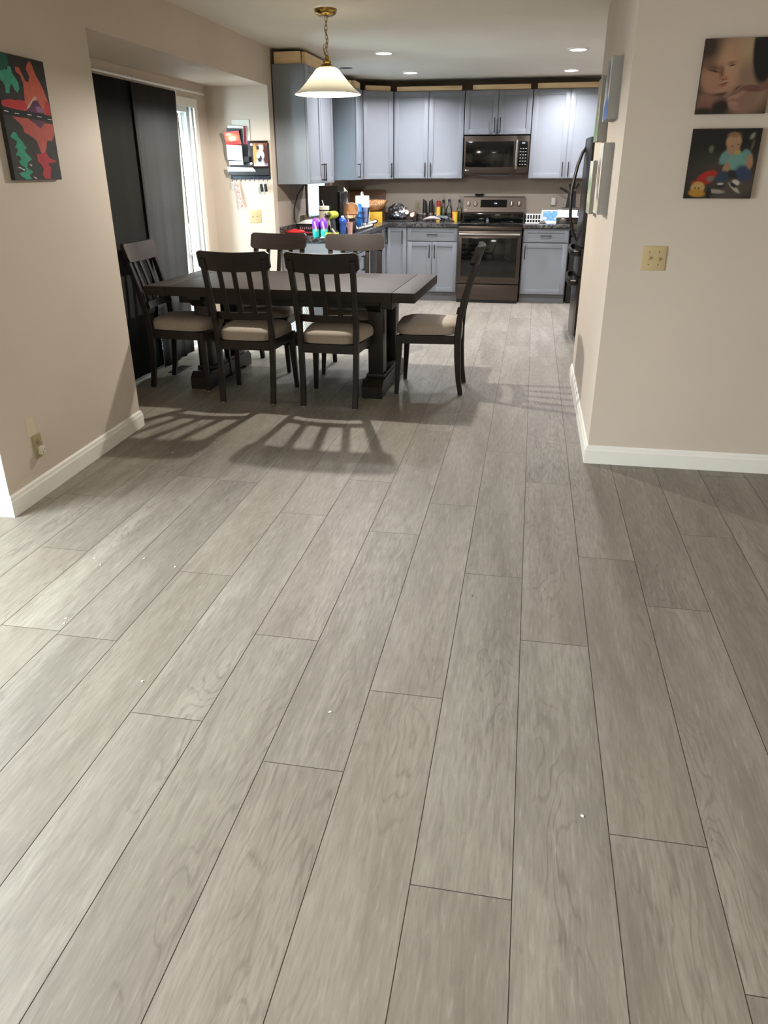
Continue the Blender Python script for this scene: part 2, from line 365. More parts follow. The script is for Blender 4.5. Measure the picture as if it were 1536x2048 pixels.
# sliding glass door
d = thing('door_1', None, None, (-2.98, 0, 0)); d['kind'] = 'structure'
mb = MB()
mb.box(0, 0.016, dy1-0.008, dy1+0.06, 0, dz-0.0081, 0.003); mb.box(0, 0.016, dy0-0.06, dy0+0.008, 0, dz-0.0081, 0.003); mb.box(0, 0.016, dy0-0.06, dy1+0.06, dz-0.008, dz+0.06, 0.003)
obj('door_casing', mb, TRIM, d)
mb = MB()
for i, (a, b) in enumerate([(0.0, 0.03), (0.04, 0.07), (0.08, 0.12)]):
    mb.box(-0.15+0.02*i, -0.01-0.03*i, dy1-b, dy1-a, 0, dz, 0.003)
mb.box(-0.15, -0.02, dy0, dy0+0.05, 0, dz-.051, 0.003); mb.box(-0.15, -0.012, dy0, dy1-.121, dz-0.05, dz-.001, 0.003); mb.box(-0.15, 0.0, dy0, dy1, -0.001, 0.02, 0.003)
obj('door_jamb', mb, VINYL, d)
def leaf(name, ya, yb, x, st=0.075):
    f = MB(); f.box(x-0.03, x, ya, ya+st, 0.02, dz-0.05, 0.003); f.box(x-0.03, x, yb-st, yb, 0.02, dz-0.05, 0.003); f.box(x-0.03, x, ya+st, yb-st, 0.02, 0.12, 0.002); f.box(x-0.03, x, ya+st, yb-st, dz-0.13, dz-0.05, 0.002)
    o = obj(name, f, VINYL, d); g = MB()
    obj('door_pane', MB().box(x-0.017, x-0.013, ya+st, yb-st, 0.12, dz-0.13), PANE, o)
    mt = MB(); n = max(1, int((yb-ya)/0.28))
    for i in range(1, n): yy = ya+(yb-ya)*i/n; mt.box(x-0.02, x-0.01, yy-0.009, yy+0.009, 0.12, dz-0.13)
    for i in range(1, 5): zz = 0.12+(dz-0.25)*i/5; mt.box(x-0.02, x-0.01, ya+st, yb-st, zz-0.009, zz+0.009)
    if yb-ya > 0.6: obj('muntin_grid', mt, VINYL, o)
    return o
leaf('fixed_panel', dy0+0.05, 5.95, -0.10); sl = leaf('sliding_panel', 5.70, 6.78, -0.05)
obj('weather_strip', MB().box(-0.05, -0.046, 6.776, 6.786, 0.05, dz-0.06), BLACKP, d)
hd = MB(); hd.tube([(-0.05, 6.745, 1.06), (0.0, 6.745, 1.055), (0.012, 6.745, 1.02), (0.012, 6.745, 0.86), (0.0, 6.745, 0.825), (-0.05, 6.745, 0.82)], 0.011); hd.box(-0.05, -0.042, 6.725, 6.765, 0.80, 1.08, 0.003)
obj('door_handle', hd, WHITEP, sl)
# living room window (behind the picture edge, gives the daylight on the floor)
w2 = thing('window_2', None, None, (-3.5, 1.35, 0)); w2['kind'] = 'structure'
mb = MB(); mb.box(-0.12, 0.015, -1.15, -1.07, 0.2, 2.2, 0.004); mb.box(-0.12, 0.015, 1.07, 1.15, 0.2, 2.2, 0.004); mb.box(-0.12, 0.015, -1.15, 1.15, 2.12, 2.2, 0.004); mb.box(-0.12, 0.03, -1.15, 1.15, 0.2, 0.28, 0.004); mb.box(-0.1, -0.05, -0.02, 0.02, 0.28, 2.12)
obj('window_frame', mb, VINYL, w2)
PAINT=[
('teal', [(0.148, 0.899), (0.219, 0.868), (0.254, 0.905), (0.302, 0.902), (0.312, 0.856), (0.402, 0.789), (0.401, 0.741), (0.354, 0.703), (0.304, 0.725), (0.265, 0.771), (0.217, 0.74), (0.191, 0.691), (0.12, 0.689), (0.134, 0.742), (0.099, 0.775), (0.025, 0.795), (0.078, 0.895)]) ,
('dteal', [(0.051, 0.995), (0.267, 0.992), (0.276, 0.906), (0.132, 0.858), (0.011, 0.863)]) ,
('coral', [(0.382, 0.906), (0.457, 0.913), (0.504, 0.865), (0.544, 0.813), (0.608, 0.804), (0.65, 0.855), (0.602, 0.906), (0.641, 0.95), (0.706, 0.981), (0.747, 0.95), (0.782, 0.879), (0.854, 0.821), (0.921, 0.743), (0.96, 0.674), (0.986, 0.566), (0.852, 0.556), (0.7, 0.703), (0.509, 0.604), (0.467, 0.572), (0.47, 0.659), (0.497, 0.787), (0.462, 0.851), (0.39, 0.871)]) ,
('red', [(-0.071, 0.624), (0.041, 0.63), (0.129, 0.642), (0.202, 0.647), (0.273, 0.643), (0.349, 0.652), (0.466, 0.649), (0.512, 0.611), (0.448, 0.563), (0.26, 0.573), (0.023, 0.585), (-0.083, 0.594)]) ,
('red', [(0.911, 0.673), (0.975, 0.668), (0.984, 0.559), (0.883, 0.554), (0.842, 0.594)]) ,
('pinkw', [(0.701, 0.706), (0.733, 0.667), (0.637, 0.658), (0.555, 0.606), (0.471, 0.576), (0.494, 0.604), (0.608, 0.663)]) ,
('purple', [(0.704, 0.672), (0.758, 0.649), (0.829, 0.581), (0.822, 0.562), (0.598, 0.557), (0.473, 0.569), (0.573, 0.612), (0.634, 0.651)]) ,
('lilac', [(0.665, 0.609), (0.749, 0.623), (0.803, 0.6), (0.825, 0.571), (0.682, 0.571)]) ,
('black', [(-0.14, 0.587), (0.022, 0.582), (0.26, 0.573), (0.449, 0.566), (0.79, 0.564), (1.003, 0.543), (1.004, 0.501), (0.738, 0.509), (0.477, 0.52), (0.136, 0.513), (-0.138, 0.523)]) ,
('coral2', [(0.15, 0.514), (0.473, 0.51), (0.612, 0.469), (0.825, 0.485), (0.989, 0.481), (0.98, 0.388), (0.902, 0.335), (0.805, 0.341), (0.74, 0.255), (0.696, 0.223), (0.617, 0.23), (0.574, 0.327), (0.493, 0.359), (0.339, 0.396), (0.333, 0.44), (0.251, 0.476)]) ,
('purple', [(0.533, 0.505), (0.833, 0.504), (0.769, 0.464), (0.695, 0.438), (0.625, 0.462)]) ,
('red2', [(0.517, 0.217), (0.733, 0.236), (0.782, 0.189), (0.925, 0.167), (0.92, 0.153), (0.732, 0.142), (0.785, 0.108), (0.732, 0.007), (0.616, 0.007), (0.565, 0.045), (0.614, 0.091), (0.581, 0.131), (0.511, 0.159)]) ,
('teal2', [(0.115, 0.388), (0.173, 0.389), (0.203, 0.352), (0.265, 0.321), (0.31, 0.283), (0.336, 0.27), (0.281, 0.245), (0.304, 0.226), (0.407, 0.173), (0.305, 0.149), (0.272, 0.104), (0.383, 0.069), (0.293, 0.039), (0.33, 0.011), (0.233, 0.001), (0.138, 0.03), (0.088, 0.057), (0.23, 0.073), (0.227, 0.105), (0.172, 0.119), (0.125, 0.151), (0.177, 0.17), (0.172, 0.195), (0.086, 0.202), (0.128, 0.233), (0.152, 0.258), (0.096, 0.265), (0.135, 0.289), (0.159, 0.314), (0.043, 0.351)]) ,
('white', [(0.025, 0.555), (0.107, 0.549), (0.105, 0.543), (0.022, 0.547)]) ,
('white', [(0.219, 0.543), (0.306, 0.542), (0.304, 0.537), (0.217, 0.537)]) ,
('white', [(0.471, 0.545), (0.555, 0.543), (0.552, 0.537), (0.469, 0.538)]) ,
('white', [(0.669, 0.538), (0.763, 0.535), (0.761, 0.53), (0.667, 0.533)]) ,
('white', [(0.889, 0.526), (0.988, 0.523), (0.986, 0.518), (0.887, 0.519)]) ,
('white', [(0.071, 0.108), (0.145, 0.106), (0.17, 0.093), (0.126, 0.097)]) ,
('white', [(0.141, 0.097), (0.215, 0.092), (0.204, 0.076), (0.175, 0.087)]) ,
('white', [(0.323, 0.135), (0.389, 0.128), (0.369, 0.115), (0.342, 0.125)]) ,
('white', [(0.368, 0.03), (0.42, 0.022), (0.434, 0.005), (0.407, 0.009)]) ,
]
BABY_A=[
(0.664, 0.703, 0.316, 0.557, -8, 0.3, 'a08464') ,
(0.595, 0.823, 0.211, 0.242, -10, 0.5, 'b09674') ,
(0.716, 0.342, 0.342, 0.363, -10, 0.35, '8f705c') ,
(0.849, 0.869, 0.171, 0.484, 4, 0.12, '0a0908') ,
(0.256, 0.621, 0.257, 0.363, -4, 0.12, '9c7258') ,
(0.319, 0.826, 0.197, 0.218, 0, 0.6, 'b08a6a') ,
(0.072, 0.888, 0.158, 0.23, -12, 0.6, '3a2b20') ,
(0.388, 0.62, 0.118, 0.206, 0, 0.6, 'bc9270') ,
(0.15, 0.44, 0.125, 0.145, 0, 0.6, 'a87c64') ,
(0.425, 0.451, 0.105, 0.109, 0, 0.6, 'b48a6e') ,
(0.164, 0.621, 0.099, 0.042, -10, 0.7, '6a4634') ,
(0.183, 0.575, 0.076, 0.01, -12, 0.6, '24160f') ,
(0.413, 0.674, 0.059, 0.027, 8, 0.7, '8a6450') ,
(0.426, 0.646, 0.039, 0.008, 10, 0.5, '1c120d') ,
(0.291, 0.56, 0.034, 0.091, 6, 0.7, '7a5240') ,
(0.345, 0.482, 0.045, 0.029, 0, 0.6, 'a86a54') ,
(0.329, 0.461, 0.012, 0.007, 0, 0.5, '3c1c16') ,
(0.371, 0.466, 0.011, 0.007, 0, 0.5, '4c241c') ,
(0.346, 0.406, 0.063, 0.013, 14, 0.5, '6e302c') ,
(0.343, 0.382, 0.05, 0.015, 14, 0.5, 'a4584e') ,
(0.339, 0.319, 0.092, 0.031, 5, 0.7, 'ac8068') ,
(0.334, 0.265, 0.224, 0.019, 8, 0.6, '4c3026') ,
(0.117, 0.127, 0.132, 0.133, 0, 0.3, '7a5246') ,
(0.225, 0.199, 0.224, 0.054, -12, 0.4, '85604e') ,
(0.104, 0.03, 0.145, 0.061, 0, 0.5, '20150f') ,
(0.358, 0.102, 0.118, 0.097, 0, 0.4, '1a110d') ,
(0.662, 0.174, 0.171, 0.182, 0, 0.35, '8a6858') ,
(0.508, 0.331, 0.145, 0.029, 35, 0.3, '96705e') ,
(0.541, 0.288, 0.138, 0.027, 32, 0.3, '7d5a4c') ,
(0.573, 0.249, 0.129, 0.027, 28, 0.3, '9a7462') ,
(0.511, 0.222, 0.082, 0.029, 15, 0.3, 'a87e6c') ,
(0.504, 0.179, 0.076, 0.029, 5, 0.3, '8c6454') ,
(0.523, 0.136, 0.076, 0.031, -6, 0.3, 'a67c6c') ,
(0.544, 0.084, 0.079, 0.034, -15, 0.3, '9a7060') ,
(0.543, 0.345, 0.061, 0.008, 38, 0.4, '2e1a15') ,
(0.769, 0.336, 0.158, 0.044, -4, 0.3, '6e463e') ,
(0.935, 0.365, 0.079, 0.048, 0, 0.3, '7c5048') ,
]
BABY_B=[
(0.563, 0.353, 0.553, 0.315, 0, 0.5, '3c342c') ,
(0.736, 0.118, 0.421, 0.145, 20, 0.5, '4c443a') ,
(0.542, 0.816, 0.434, 0.145, 0, 0.4, '080706') ,
(0.304, 0.714, 0.034, 0.048, 0, 0.5, '6a6456') ,
(0.875, 0.893, 0.029, 0.048, -30, 0.5, '8a8678') ,
(0.897, 0.766, 0.018, 0.073, -10, 0.5, '5a5446') ,
(0.693, 0.547, 0.171, 0.133, -5, 0.15, '6f9a90') ,
(0.523, 0.599, 0.066, 0.109, -25, 0.25, '6a948a') ,
(0.843, 0.612, 0.066, 0.097, 30, 0.25, '6a948a') ,
(0.564, 0.431, 0.05, 0.091, -15, 0.25, 'a87e5e') ,
(0.891, 0.522, 0.05, 0.109, 5, 0.25, 'a88060') ,
(0.698, 0.353, 0.158, 0.048, 0, 0.3, '14161a') ,
(0.83, 0.367, 0.092, 0.133, 45, 0.25, '2c3e5e') ,
(0.529, 0.314, 0.079, 0.091, -15, 0.25, '2a3c52') ,
(0.615, 0.816, 0.112, 0.115, 0, 0.15, 'b08a66') ,
(0.625, 0.714, 0.092, 0.085, 0, 0.2, 'a88262') ,
(0.606, 0.912, 0.086, 0.036, 0, 0.4, '8a6a48') ,
(0.605, 0.753, 0.018, 0.006, 0, 0.4, '3a2a1c') ,
(0.682, 0.776, 0.018, 0.006, 0, 0.4, '3a2a1c') ,
(0.693, 0.67, 0.042, 0.034, 0, 0.3, 'b09a50') ,
(0.744, 0.236, 0.059, 0.036, -20, 0.3, 'c8c0b4') ,
(0.73, 0.157, 0.112, 0.027, -40, 0.25, 'b0a898') ,
(0.71, 0.197, 0.059, 0.027, -35, 0.3, '241f28') ,
(0.509, 0.183, 0.079, 0.027, 0, 0.3, '20242e') ,
(0.467, 0.104, 0.132, 0.029, -5, 0.25, '9a9488') ,
(0.517, 0.216, 0.046, 0.018, 0, 0.3, 'b8b0a4') ,
(0.299, 0.314, 0.151, 0.079, 25, 0.15, 'b02414') ,
(0.23, 0.235, 0.145, 0.036, 0, 0.2, 'a02818') ,
(0.357, 0.288, 0.053, 0.042, 20, 0.3, '7a6a5a') ,
(0.188, 0.156, 0.105, 0.091, 0, 0.15, 'c09a58') ,
(0.186, 0.077, 0.125, 0.054, -5, 0.2, 'b88428') ,
(0.154, 0.152, 0.012, 0.011, 0, 0.3, '100c08') ,
(0.205, 0.152, 0.012, 0.011, 0, 0.3, '100c08') ,
(0.363, 0.078, 0.042, 0.073, 0, 0.2, '100e0c') ,
]
# ------------------------------------------------------------------ dining chairs
def make_chair(label):
    t = thing('dining_chair', label, 'chair', (0, 0, 0), 0, 'dining chairs around the table')
    rear = [(-.235, 0), (-.215, .12), (-.203, .28), (-.2, .43), (-.210, .55), (-.242, .70), (-.284, .86), (-.320, .985)]
    def ry(z):
        for (a, za), (b, zb) in zip(rear, rear[1:]):
            if za <= z <= zb: return a+(b-a)*(z-za)/(zb-za)
        return rear[-1][0]
    for s in (-1, 1):
        mb = MB(); mb.sweep([(s*(.185+.022*(z/1.0)), y, z+.004) for y, z in rear], .018, [.017, .019, .022, .024, .022, .020, .018, .014]); l = obj('leg', mb, DARKZ, t)
        obj('glide', MB().lathe([(.011, 0), (.011, .006)], (s*.185, -.235, 0), 10), WHITEP, l)
    for s in (-1, 1):
        mb = MB(); mb.sweep([(s*.232, .232, .004), (s*.222, .222, .2), (s*.215, .213, .43)], [.014, .019, .024], [.014, .019, .024]); l = obj('leg', mb, DARKZ, t)
        obj('glide', MB().lathe([(.010, 0), (.010, .006)], (s*.232, .232, 0), 10), WHITEP, l)
    mb = MB()
    mb.prism([(-.215, .195), (.215, .195), (.215, .222), (-.215, .222)], .375, .435); mb.prism([(-.185, -.215), (.185, -.215), (.185, -.19), (-.185, -.19)], .375, .435)
    for s in (-1, 1): mb.prism([(s*.18, -.2), (s*.203, -.2), (s*.228, .21), (s*.203, .21)], .375, .435)
    obj('seat_frame', mb, DARKW, t)
    # padded seat: rounded trapezoid with a domed top
    prof = [(.93, .436), (.99, .442), (1.0, .462), (.985, .488), (.93, .506), (.8, .518), (.55, .526), (.25, .529), (.02, .53)]
    rs = []
    for sc, z in prof:
        ring = []
        for j in range(48):
            a = 2*PI*j/48; c, s_ = math.cos(a), math.sin(a); q = (abs(c)**4.5+abs(s_)**4.5)**(-1/4.5)
            yy = q*s_; w_ = .222+.028*yy; bow = .012*(1-(q*c)**2)*(1 if s_ > 0 else 0)*sc
            ring.append((q*c*w_*sc, (yy*.232+.012)*sc+bow, z))
        rs.append(ring)
    obj('seat', MB().rings(rs), SEAT, t)
    # top rail and lower rail curve backwards in the middle
    def rail(z0, z1, half, bow, th, n=26, shape=None):
        rs = []
        for i in range(n+1):
            x = -half+2*half*i/n; k = 1-(x/half)**2; e_ = max(0, (abs(x)/half-.90)/.10) if shape else 0; zt = z1+(.010*(x/half)**2 if shape else 0)-.017*e_**2; zb = z0+(.014*(x/half)**2 if shape else 0)+.017*e_**2
            ring = []
            for (zz, s_) in ((zb, 1), (zt, 1), (zt, -1), (zb, -1)):
                ring.append((x, ry(min(zz, .985))-(.015 if zz > .985 else 0)+.024-bow*k+s_*th/2, zz))
            rs.append(ring)
        m_ = MB(); m_.rings(rs, 0, False); return m_
    obj('top_rail', rail(.905, 1.03, .243, .038, .026, shape=1), DARKW, t)
    obj('lower_rail', rail(.583, .632, .182, .026, .020), DARKW, t)
    for x in (-.098, 0, .098):
        k = 1-(x/.243)**2; pts = []
        for z in (.62, .70, .78, .86, .93): pts.append((x*(1+.06*(z-.6)), ry(z)+.020-(.026+(z-.6)*.036)*k, z))
        obj('slat', MB().sweep(pts, .0165, .007), DARKZ, t)
    return t
CH = [  # (x, y, facing degrees, label)
 (-1.898, 5.17, 1.0, 'dark wood dining chair, left one of the two on the near side of the table'),
 (-1.292, 5.16, -1.5, 'dark wood dining chair, right one of the two on the near side of the table'),
 (-2.085, 6.085, 177.0, 'dark wood dining chair on the kitchen side of the table, nearer the mail organizer wall'),
 (-1.375, 6.09, 188.0, 'dark wood dining chair on the kitchen side of the table, nearer the stove'),
 (-2.53, 5.43, -90.0, 'dark wood dining chair at the table end in front of the dark curtains'),
 (-0.665, 5.585, 91.0, 'dark wood dining chair at the open table end, standing in the walkway')]
c0 = make_chair(CH[0][3]); c0.location = (CH[0][0], CH[0][1], 0); c0.rotation_euler = (0, 0, R(CH[0][2]))
for x, y, a, lb in CH[1:]: copy_thing(c0, (x, y, 0), R(a), lb)
# ------------------------------------------------------------------ dining table
t = thing('dining_table', 'long grey-brown wooden trestle dining table with thick top and breadboard ends', 'table', (-1.702, 5.652, 0), R(-1.6))
LX, LY = .985, .515
mb = MB(); mb.box(-LX+.16, LX-.16, -LY, LY, .695, .76, .004)
for s in (-1, 1): mb.box(min(s*(LX-.158), s*LX), max(s*(LX-.158), s*LX), -LY, LY, .695, .76, .004)
obj('table_top', mb, TOPW, t)
mb = MB(); mb.box(-.80, .80, -.36, -.335, .625, .695, .003); mb.box(-.80, .80, .335, .36, .625, .695, .003); mb.box(-.80, -.775, -.335, .335, .625, .695, .003); mb.box(.775, .80, -.335, .335, .625, .695, .003)
obj('apron', mb, DARKW, t)
for s in (-1, 1):
    xc = s*.665
    mb = MB(); mb.prism([(-.43, 0), (-.30, 0), (-.27, .025), (.27, .025), (.30, 0), (.43, 0), (.43, .085), (.385, .125), (-.385, .125), (-.43, .085)], xc-.075, xc+.075, 'yz'); obj('foot', mb, DARKW, t)
    for yy in (-.235, .235): obj('post', MB().box(xc-.055, xc+.055, yy-.062, yy+.062, .125, .62, .004), DARKZ, t)
    mb = MB(); mb.prism([(-.40, .695), (-.40, .655), (-.33, .60), (.33, .60), (.40, .655), (.40, .695)], xc-.05, xc+.05, 'yz'); obj('cross_beam', mb, DARKW, t)
    obj('post_collar', MB().box(xc-.068, xc+.068, -.31, .31, .125, .15, .004), DARKW, t)
obj('stretcher', MB().box(-.66, .66, -.028, .028, .27, .37, .004), DARKW, t)
# ------------------------------------------------------------------ pendant lamp and ceiling lights
pl = thing('pendant_lamp', 'brass pendant lamp on a chain with a white ribbed glass shade over the table', 'lamp', (-1.472, 5.842, 0))
obj('canopy', MB().lathe([(.02, CZ-.045), (.045, CZ-.042), (.068, CZ-.03), (.076, CZ-.014), (.077, CZ-.001)], (0, 0, 0), 32), BRASS, pl)
mb = MB(); z = CZ-.045; i = 0
while z > 2.225:
    pts = []
    for k in range(12):
        a = 2*PI*k/12; u_, v_ = .0085*math.cos(a), .0165*math.sin(a); pts.append((u_, 0, z-.012+v_) if i % 2 == 0 else (0, u_, z-.012+v_))
    mb.tube(pts, .0021, 6, 0, True); z -= .0255; i += 1
obj('chain', mb, BRASS, pl)
cd = MB(); pts = [(.011*math.cos(k*.9)*(1 if k < 9 else 1.6), .011*math.sin(k*.9), CZ-.045-k*.0188) for k in range(13)]; cd.tube(pts, .0028, 6)
cd.tube([(-.006, 0, 2.30), (-.020, 0, 2.295), (-.024, 0, 2.27), (-.018, 0, 2.24), (-.006, 0, 2.225)], .0022, 6); obj('lamp_cord', cd, plain('gold_cord', '8b7138', 0.5), pl)
obj('finial', MB().lathe([(.005, 2.235), (.012, 2.228), (.016, 2.216), (.012, 2.206), (.026, 2.200), (.031, 2.190), (.026, 2.180), (.034, 2.174), (.036, 2.162), (.02, 2.158)], (0, 0, 0), 24), BRASS, pl)
for a in (-2.6, -.5, 1.57):
    obj('thumb_screw', MB().ell((.041*math.cos(a), .041*math.sin(a), 2.168), (.007, .007, .007), 10, 6), BRASS, pl)
def shade_mat():
    m = N('frosted_ribbed_glass'); tc = m.n('ShaderNodeTexCoord').outputs['Object']; sp = m.n('ShaderNodeSeparateXYZ'); m.l(tc, sp.inputs[0])
    tr = m.n('ShaderNodeBsdfTranslucent'); tr.inputs[0].default_value = (.017, .0155, .0115, 1); df = m.b; df.inputs['Base Color'].default_value = (.45, .42, .34, 1); df.inputs['Roughness'].default_value = 0.25
    mx = m.n('ShaderNodeMixShader'); mx.inputs[0].default_value = 0.5; m.l(df.outputs[0], mx.inputs[1]); m.l(tr.outputs[0], mx.inputs[2]); m.l(mx.outputs[0], m.out.inputs[0]); return m.m
seg = 96; prof = [(.036, 2.160), (.058, 2.158), (.076, 2.150), (.088, 2.138), (.103, 2.119), (.122, 2.096), (.141, 2.075), (.145, 2.069), (.152, 2.064), (.175, 2.041), (.198, 2.020), (.216, 2.008), (.231, 2.000), (.234, 1.996), (.230, 1.993), (.224, 1.998)]
rs = []
for r, zz in prof:
    ring = []
    for j in range(seg):
        a = 2*PI*j/seg; rib = .0022*(1 if j % 2 else -1) if 2.072 < zz < 2.10 else 0; ring.append(((r+rib)*math.cos(a), (r+rib)*math.sin(a), zz))
    rs.append(ring)
obj('lamp_shade', MB().rings(rs, 0, True, False, False), shade_mat(), pl)
BULB = glow('lit_bulb', 'ffe2b0', 14)
b = MB().ell((0, 0, 2.096), (.024, .024, .026), 16, 10); b.lathe([(.013, 2.12), (.013, 2.158)], (0, 0, 0), 14, 1); bo = obj('bulb', b, [BULB, WHITEP], pl)
bo.visible_shadow = True
lamp('pendant_light', 'POINT', (0, 0, 2.018), 165, (1.0, .955, .87), 0.024, parent=pl)
LED = glow('led_disc', 'f4f2ff', 9)
def down(x, y, lb, lit=True):
    o = thing('recessed_light', lb, 'ceiling light', (x, y, CZ), 0, 'recessed ceiling lights')
    obj('trim_ring', MB().lathe([(.073, -.012), (.078, -.012), (.098, -.004), (.100, 0), (.073, 0)], (0, 0, 0), 40, 0, 'z', False, False), TRIM, o)
    obj('diffuser', MB().lathe([(.002, -.011), (.073, -.011), (.0735, -.002)], (0, 0, 0), 36), LED if lit else plain('dark_can', '4a4844', 0.6), o)
    if lit: lamp('recessed_lamp', 'AREA', (0, 0, -.018), 36, (.97, .95, 1.0), .14, None, (0, 0, 0), R(150), o)
down(-1.451, 7.90, 'lit round recessed light on the left, the one nearer the dining table')
down(-1.435, 9.43, 'lit round recessed light on the left, the one nearer the stove wall')
down(.297, 8.02, 'lit round recessed light on the right, the one further from the stove wall')
down(.301, 9.57, 'lit round recessed light on the right, close to the right wall cabinets')
down(-2.03, 8.85, 'unlit round recessed light over the sink, seen just right of the lamp shade', False)
# ------------------------------------------------------------------ cabinets (local frame: x width, front at y=0 facing -y, z up)
def shaker(mb, x0, x1, z0, z1, y=0, th=.02, st=.057):
    mb.box(x0, x0+st, y, y+th, z0, z1, .0015); mb.box(x1-st, x1, y, y+th, z0, z1, .0015); mb.box(x0+st-.001, x1-st+.001, y, y+th, z0, z0+st, .0015); mb.box(x0+st-.001, x1-st+.001, y, y+th, z1-st, z1, .0015)
    mb.box(x0+st-.002, x1-st+.002, y+.009, y+th, z0+st-.002, z1-st+.002)
def pull(mb, x, z0, z1):
    mb.box(x-.005, x+.005, -.036, -.026, z0, z1, .0015)
    for z in (z0+.012, z1-.012): mb.box(x-.004, x+.004, -.030, .001, z-.005, z+.005)
def hpull(mb, x0, x1, z):
    mb.box(x0, x1, -.036, -.026, z-.005, z+.005, .0015)
    for x in (x0+.012, x1-.012): mb.box(x-.005, x+.005, -.030, .001, z-.004, z+.004)
def upper(name, lb, loc, rz, wdt, z0, z1, doors, dep=.31, hand=.16, body=True):
    t = thing(name, lb, 'cabinet', loc, rz, 'wall cabinets'); n = len(doors)
    if body: obj('body', MB().box(.002, wdt-.002, .021, dep, z0, z1, .001), CAB, t)
    w_ = wdt/n
    for i, hs in enumerate(doors):
        a, b_ = i*w_+.004, (i+1)*w_-.004; mb = MB(); shaker(mb, a, b_, z0+.004, z1-.004); dr = obj('door', mb, CAB, t)
        if hs: 
            hx = b_-.03 if hs == 'r' else a+.03; hb = MB(); pull(hb, hx, z0+.022, z0+.022+hand); obj('handle', hb, BLACKM, dr)
    return t
UF = 10.10
upper('wall_cabinet', 'tall blue-grey two-door wall cabinet beside the mail organizer wall, its side facing the table', (-2.07, 7.425, 0), R(90), .96, 1.395, 2.375, ['r', 'l'])
upper('wall_cabinet', 'narrow blue-grey one-door wall cabinet on the sink wall beside the corner cabinet', (-2.07, 9.51, 0), R(90), .37, 1.41, 2.375, ['l'])
cc = thing('corner_wall_cabinet', 'blue-grey diagonal corner wall cabinet with one door', 'cabinet', (-2.07, 9.885, 0), math.atan2(UF-9.885, -1.735+2.07), 'wall cabinets')
lw = math.hypot(UF-9.885, .335); mb = MB()
ca, sa = math.cos(-cc.rotation_euler.z), math.sin(-cc.rotation_euler.z)
def loc2(X, Y): dx, dy = X+2.07, Y-9.885; return (dx*ca-dy*sa, dx*sa+dy*ca)
mb.prism([(0.002, .021), (lw-.002, .021), loc2(-1.739, 10.44), loc2(-2.38, 10.44), loc2(-2.38, 9.889)], 1.415, 2.375); obj('body', mb, CAB, cc)
mb = MB(); shaker(mb, .005, lw-.005, 1.419, 2.371); dr = obj('door', mb, CAB, cc); hb = MB(); pull(hb, lw-.035, 1.437, 1.597); obj('handle', hb, BLACKM, dr)
upper('wall_cabinet', 'tall blue-grey two-door wall cabinet just left of the microwave', (-1.733, UF, 0), 0, .850, 1.42, 2.37, ['r', 'l'])
upper('wall_cabinet', 'short blue-grey two-door wall cabinet above the microwave', (-.880, UF, 0), 0, .790, 1.90, 2.37, ['r', 'l'])
upper('wall_cabinet', 'tall blue-grey two-door wall cabinet on the right of the microwave, above the tablet', (-.087, UF, 0), 0, .860, 1.42, 2.37, ['r', 'l'])
def lumber(lb, x0, x1, y, z0, z1, rz=0, xo=0, yo=0):
    mb = MB(); mb.box(0, x1-x0, 0, .038, 0, z1-z0, .002); return solo('lumber_strip', mb, PINE, lb, 'wood strip', (x0, y, z0), rz, 'raw pine strips on top of the wall cabinets')
lumber('raw pine strip on top of the cabinet side by the mail organizer, facing the table', -2.365, -2.125, 7.45, 2.377, 2.472)
lumber('raw pine strip on top of the sink-side cabinet front, partly behind the brass lamp', 7.50, 8.33, -2.09, 2.377, 2.472).location = (-2.085, 7.50, 2.377)
bpy.data.objects['lumber_strip.001'].rotation_euler = (0, 0, R(90))
o = lumber('small raw pine strip on top of the narrow sink-wall cabinet front', 0, .28, 0, 2.377, 2.445); o.location = (-2.09, 9.56, 2.377); o.rotation_euler = (0, 0, R(90))
o = lumber('small raw pine strip end at the near side of the narrow sink-wall cabinet', 0, .17, 0, 2.377, 2.445); o.location = (-2.30, 9.525, 2.377)
o = lumber('raw pine strip on top of the diagonal corner cabinet', 0, .32, 0, 2.377, 2.43); o.location = (-2.045, 9.935, 2.377); o.rotation_euler = (0, 0, cc.rotation_euler.z)
lumber('raw pine strip on the cabinet left of the microwave', -1.70, -.925, 10.115, 2.373, 2.422)
lumber('raw pine strip on the short cabinet above the microwave', -.795, -.125, 10.115, 2.373, 2.425)
lumber('raw pine strip on the cabinet right of the microwave', -.045, .71, 10.115, 2.373, 2.43)
# microwave
m_ = thing('microwave', 'dark stainless over-the-range microwave with black glass door', 'microwave', (-.868, 10.04, 1.462), 0)
mb = MB(); mb.box(0, .775, .03, .40, 0, .425, .004); obj('body', mb, STEEL, m_)
mb = MB(); mb.box(.002, .625, 0, .03, .02, .423, .006); mb.box(.625, .773, 0, .03, .02, .423, .006); dr = obj('door', mb, STEEL, m_)
obj('door_window', MB().box(.022, .592, -.003, .005, .085, .365, .003), BLACKG, dr)
hb = MB(); hb.tube([(.628, .005, .378), (.628, -.03, .372), (.628, -.036, .33), (.628, -.038, .22), (.628, -.036, .11), (.628, -.03, .068), (.628, .005, .062)], .013, 12); obj('handle', hb, STEELB, dr)
pn = obj('control_panel', MB().box(.652, .755, -.003, .004, .085, .365, .002), BLACKG, m_)
DIG = glow('white_display_digits', 'cfdcff', 1.4); KEY = plain('key_print', 'b9b9bd', 0.6)
